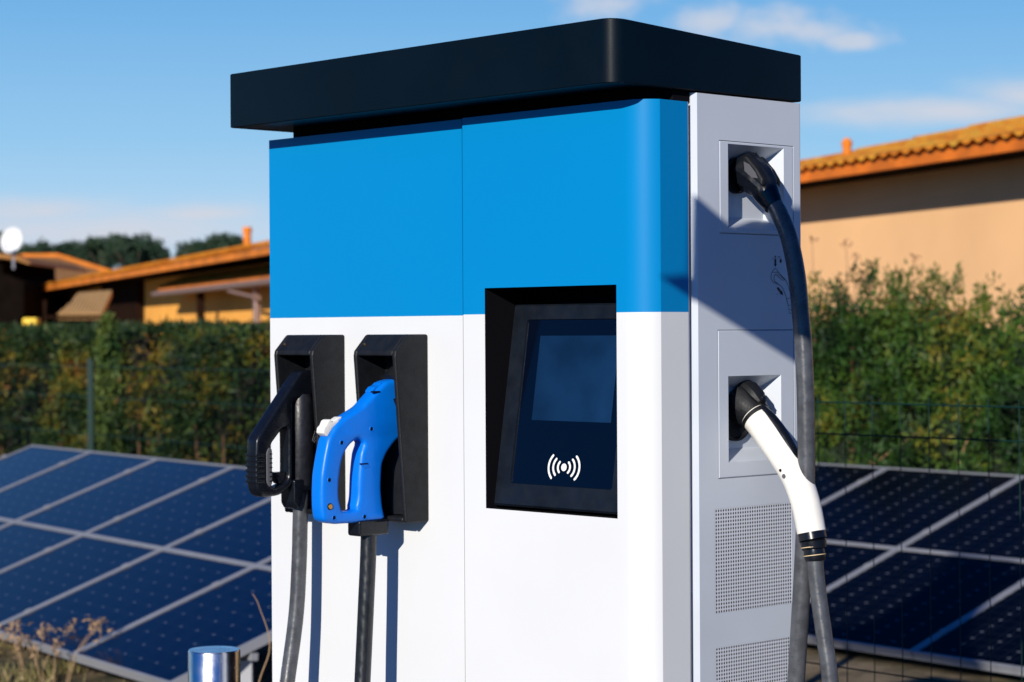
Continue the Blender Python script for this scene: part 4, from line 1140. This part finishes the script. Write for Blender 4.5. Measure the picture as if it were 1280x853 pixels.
for a in ((52, 108, 298, 66, 44, 'dark round tree behind the hipped roof right of the dish', 11),
          (2, 112, 288, 50, 50, 'dark tree behind the satellite dish at the left edge', 12),
          (88, 112, 297, 62, 44, 'dark tree second from the dish, low rounded crown', 13),
          (128, 105, 293, 62, 46, 'dark middle tree left of the tallest crown', 14),
          (165, 100, 288, 84, 52, 'tallest dark tree crown above the long tiled eave', 15),
          (112, 118, 300, 70, 44, 'dark tree crown filling the gap in front of the middle trees', 16),
          (282, 104, 292, 62, 34, 'dark spreading tree just left of the orange chimney', 17),
          (246, 107, 299, 50, 26, 'low dark tree crown sloping down to the eave left of the chimney', 18),
          (190, 108, 300, 46, 36, 'dark tree at the right end of the left clump', 19)):
    tree(*a)

# ------------------------------------------------------------------ overhead blocker (unseen, added behind the viewer to shade side panel and right array)
TT = 2.0
sh = [(.029, .089), (.100, .0955), (.108, .232), (.211, .176), (.235, .215), (.40, .215), (.62, .20), (.62, -.158), (.114, .0509)]  # board outline cut to the shadow wanted on the side panel
dirv = -cw + cu*SUN_U + Vector((0, 0, SUN_Z))
sg = empty('overhead_blocker', (*(loc2w(0, 1.10, 0)+dirv*(TT+2.6)).to_2d(), 0), 0, 'added grey cut-out boards on cantilever arms above the viewer, unseen, blocking the sun', 'blocker')
mb = MB(); mb.prism(sh, lambda a, b, t: loc2w(0, a, b) + dirv*(TT+t), 0, .012); to_local(mb, sg).build('board', M['greyp'], sg)
a = loc2w(0, .60, .08) + dirv*(TT+.01); b = loc2w(0, 1.10, 0) + dirv*(TT+2.6); b.z = a.z+.02; c_ = b.copy(); c_.z = 0
mb = MB(); tube(mb, [a, b], .02, sides=10, smooth=False); to_local(mb, sg).build('arm', M['greyp'], sg)
mb = MB(); tube(mb, [c_, (b.x, b.y, b.z+.05)], .05, sides=14, smooth=False); to_local(mb, sg).build('post', M['greyp'], sg)

PT = loc2w(0, 1.10, 0) + dirv*(TT+2.6)
u0 = (PT-Vector((CX, CY, 0))).dot(cu)
AP = [(1190, 690), (1264, 702), (1216, 768), (1200, 800), (1224, 830), (1212, 838), (985, 800), (1095, 772), (1150, 735)]  # outline of the shadow wanted on the right array
yR, tR = math.radians(37.41), math.radians(18.42)
Bd = Vector((-math.cos(yR)*math.cos(tR), -math.sin(yR)*math.cos(tR), -math.sin(tR))); Ad = Vector((math.sin(yR), -math.cos(yR), 0)); Nd = Ad.cross(Bd)
PR = Vector((2.184, 12.792, -.799+H))
big = []
for px, py in AP:
    d_ = Vector(((px-640)/F, 1, (415.3-(px-640)*.00587-py)/F)); o_ = Vector((0, 0, H))
    p = o_ + d_*((PR-o_).dot(Nd)/d_.dot(Nd))
    k = (u0-(p-Vector((CX, CY, 0))).dot(cu))/SUN_U
    p = p + dirv*k
    big.append(((p-Vector((CX, CY, 0))).dot(cw), p.z-H))
mb = MB(); mb.prism(big, lambda a, b, t: loc2w(u0+t, a, b), 0, .03); to_local(mb, sg).build('board', M['greyp'], sg)  # second added board, unseen, casts the array shadow
wp = (PT-Vector((CX, CY, 0))).dot(cw); zt_ = sum(b for a, b in big)/len(big)
mb = MB(); tube(mb, [loc2w(u0-.03, wp, zt_), loc2w(u0-.03, sum(a for a, b in big)/len(big), zt_)], .04, sides=10, smooth=False); to_local(mb, sg).build('arm', M['greyp'], sg)
mb = MB(); tube(mb, [loc2w(u0-.03, wp, -H), loc2w(u0-.03, wp, zt_+.1)], .05, sides=12, smooth=False); to_local(mb, sg).build('mast', M['greyp'], sg)

# ------------------------------------------------------------------ light
w = bpy.data.worlds.new('World'); S.world = w; w.use_nodes = True
nt = w.node_tree; bgN = nt.nodes['Background']
sky = nt.nodes.new('ShaderNodeTexSky'); sky.sky_type = 'NISHITA'; sky.sun_disc = False
sky.sun_elevation = math.asin(sun.z); sky.sun_rotation = math.atan2(sun.x, sun.y)
sky.air_density = 1.0; sky.dust_density = .3; sky.ozone_density = 4.0; sky.altitude = 200
hs = nt.nodes.new('ShaderNodeHueSaturation'); hs.inputs['Saturation'].default_value = 1.8; hs.inputs['Value'].default_value = 1
tn = nt.nodes.new('ShaderNodeMix'); tn.data_type = 'RGBA'; tn.blend_type = 'MULTIPLY'; tn.inputs['Factor'].default_value = 1
tn.inputs['B'].default_value = (.22, .64, 1.4, 1); nt.links.new(sky.outputs['Color'], tn.inputs['A'])
nt.links.new(tn.outputs['Result'], hs.inputs['Color'])
tc = nt.nodes.new('ShaderNodeTexCoord'); sp = nt.nodes.new('ShaderNodeSeparateXYZ'); nt.links.new(tc.outputs['Generated'], sp.inputs[0])
X_ = math_node(nt, 'DIVIDE', sp.outputs['X'], math_node(nt, 'MAXIMUM', sp.outputs['Y'], .05))
Z_ = math_node(nt, 'DIVIDE', sp.outputs['Z'], math_node(nt, 'MAXIMUM', sp.outputs['Y'], .05))
cmb = nt.nodes.new('ShaderNodeCombineXYZ'); nt.links.new(X_, cmb.inputs[0]); nt.links.new(Z_, cmb.inputs[1])
def noise(scale, detail, stretch=(1, 1, 1), rough=.6):
    mp = nt.nodes.new('ShaderNodeMapping'); mp.inputs['Scale'].default_value = stretch; nt.links.new(cmb.outputs[0], mp.inputs['Vector'])
    n = nt.nodes.new('ShaderNodeTexNoise'); n.inputs['Scale'].default_value = scale; n.inputs['Detail'].default_value = detail; n.inputs['Roughness'].default_value = rough
    nt.links.new(mp.outputs[0], n.inputs['Vector']); return n.outputs['Fac']
nz = noise(26, 9, (1, 1.6, 1)); nz2 = noise(9, 8, (1, 4, 1), .65)
def blob(px, py, rx, ry):
    cx_, cz_ = (px-640)/F, (415.3-(px-640)*.00587-py)/F
    dx = math_node(nt, 'DIVIDE', math_node(nt, 'SUBTRACT', X_, cx_), rx/F); dz = math_node(nt, 'DIVIDE', math_node(nt, 'SUBTRACT', Z_, cz_), ry/F)
    d = math_node(nt, 'SQRT', math_node(nt, 'ADD', math_node(nt, 'MULTIPLY', dx, dx), math_node(nt, 'MULTIPLY', dz, dz)))
    return math_node(nt, 'SUBTRACT', 1, d)
def smooth01(x, a, b):
    m_ = nt.nodes.new('ShaderNodeMapRange'); m_.interpolation_type = 'SMOOTHSTEP'; m_.inputs['From Min'].default_value = a; m_.inputs['From Max'].default_value = b
    nt.links.new(x, m_.inputs['Value']); return m_.outputs['Result']
crisp = None
for b_ in ((975, 36, 125, 36), (765, 4, 85, 34), (890, 28, 80, 28), (1065, 52, 60, 16)):
    v_ = blob(*b_); crisp = v_ if crisp is None else math_node(nt, 'MAXIMUM', crisp, v_)
c1 = smooth01(math_node(nt, 'ADD', crisp, math_node(nt, 'MULTIPLY', math_node(nt, 'SUBTRACT', nz, .5), 2.2)), .0, .95)
soft = None
for b_ in ((1190, 140, 260, 26), (160, 290, 330, 46), (60, 262, 160, 26), (250, 268, 120, 20), (1300, 120, 120, 40)):
    v_ = blob(*b_); soft = v_ if soft is None else math_node(nt, 'MAXIMUM', soft, v_)
c2 = smooth01(math_node(nt, 'ADD', soft, math_node(nt, 'MULTIPLY', math_node(nt, 'SUBTRACT', nz2, .5), 1.7)), -.1, 1.1)
dens = math_node(nt, 'MINIMUM', math_node(nt, 'ADD', math_node(nt, 'MULTIPLY', c1, .75), math_node(nt, 'MULTIPLY', c2, .9)), .9)
front = math_node(nt, 'GREATER_THAN', sp.outputs['Y'], .3)
dens = math_node(nt, 'MULTIPLY', dens, front)
mx = nt.nodes.new('ShaderNodeMix'); mx.data_type = 'RGBA'; nt.links.new(dens, mx.inputs['Factor'])
mx.inputs['B'].default_value = (10.5, 10.8, 12.0, 1)
hz = nt.nodes.new('ShaderNodeMix'); hz.data_type = 'RGBA'
rp = nt.nodes.new('ShaderNodeValToRGB'); el = rp.color_ramp.elements
K_ = .072/.055/16
el[0].position = 0; el[0].color = (8.6*K_, 10.0*K_, 11.2*K_, 1); el[1].position = 1; el[1].color = (1.6*K_, 4.4*K_, 9.0*K_, 1)
for p_, c_ in ((.15, (6.8, 9.0, 11.0)), (.45, (3.9, 7.3, 10.6)), (.75, (2.3, 5.7, 9.9))):
    x_ = el.new(p_); x_.color = (*[k*K_ for k in c_], 1)
nt.links.new(math_node(nt, 'DIVIDE', sp.outputs['Z'], .19), rp.inputs['Fac'])
vm = nt.nodes.new('ShaderNodeVectorMath'); vm.operation = 'SCALE'; vm.inputs['Scale'].default_value = 16
nt.links.new(rp.outputs['Color'], vm.inputs[0]); nt.links.new(vm.outputs[0], hz.inputs['B'])
hf_ = smooth01(sp.outputs['Z'], .42, .15); nt.links.new(math_node(nt, 'MULTIPLY', math_node(nt, 'MULTIPLY', hf_, .97), smooth01(sp.outputs['Y'], .0, .6)), hz.inputs['Factor']); nt.links.new(hs.outputs['Color'], hz.inputs['A'])
nt.links.new(hz.outputs['Result'], mx.inputs['A']); nt.links.new(mx.outputs['Result'], bgN.inputs['Color'])
bgN.inputs['Strength'].default_value = .055
sl = bpy.data.lights.new('sun', 'SUN'); sl.energy = 4.7; sl.angle = math.radians(.35); sl.color = (1, .93, .82)
so = bpy.data.objects.new('sun', sl); COL.objects.link(so)
so.rotation_euler = sun.to_track_quat('Z', 'Y').to_euler(); so.location = (0, -5, 12)

# ------------------------------------------------------------------ camera
cd = bpy.data.cameras.new('camera'); cam = bpy.data.objects.new('camera', cd); COL.objects.link(cam); S.camera = cam
cd.sensor_width = 36; cd.lens = F/1280*36; cd.clip_end = 2000; cd.clip_start = .05
# level camera looking +Y, then pitch and roll
Rm = Matrix.Rotation(math.radians(90)+PITCH_SIGN*PITCH if False else math.radians(90)+PITCH, 4, 'X')
cam.matrix_world = Matrix.Translation((0, 0, H)) @ Rm @ Matrix.Rotation(-ROLL if False else ROLL*-1*-1, 4, 'Z')
cd.dof.use_dof = True; cd.dof.focus_distance = 3.72; cd.dof.aperture_fstop = 7.2
vs = S.view_settings; vs.view_transform = 'Standard'; vs.look = 'None'; vs.exposure = .18; vs.gamma = 1
S.render.engine = 'CYCLES'
S.cycles.max_bounces = 6
for m in bpy.data.materials:
    if '_' in m: del m['_']
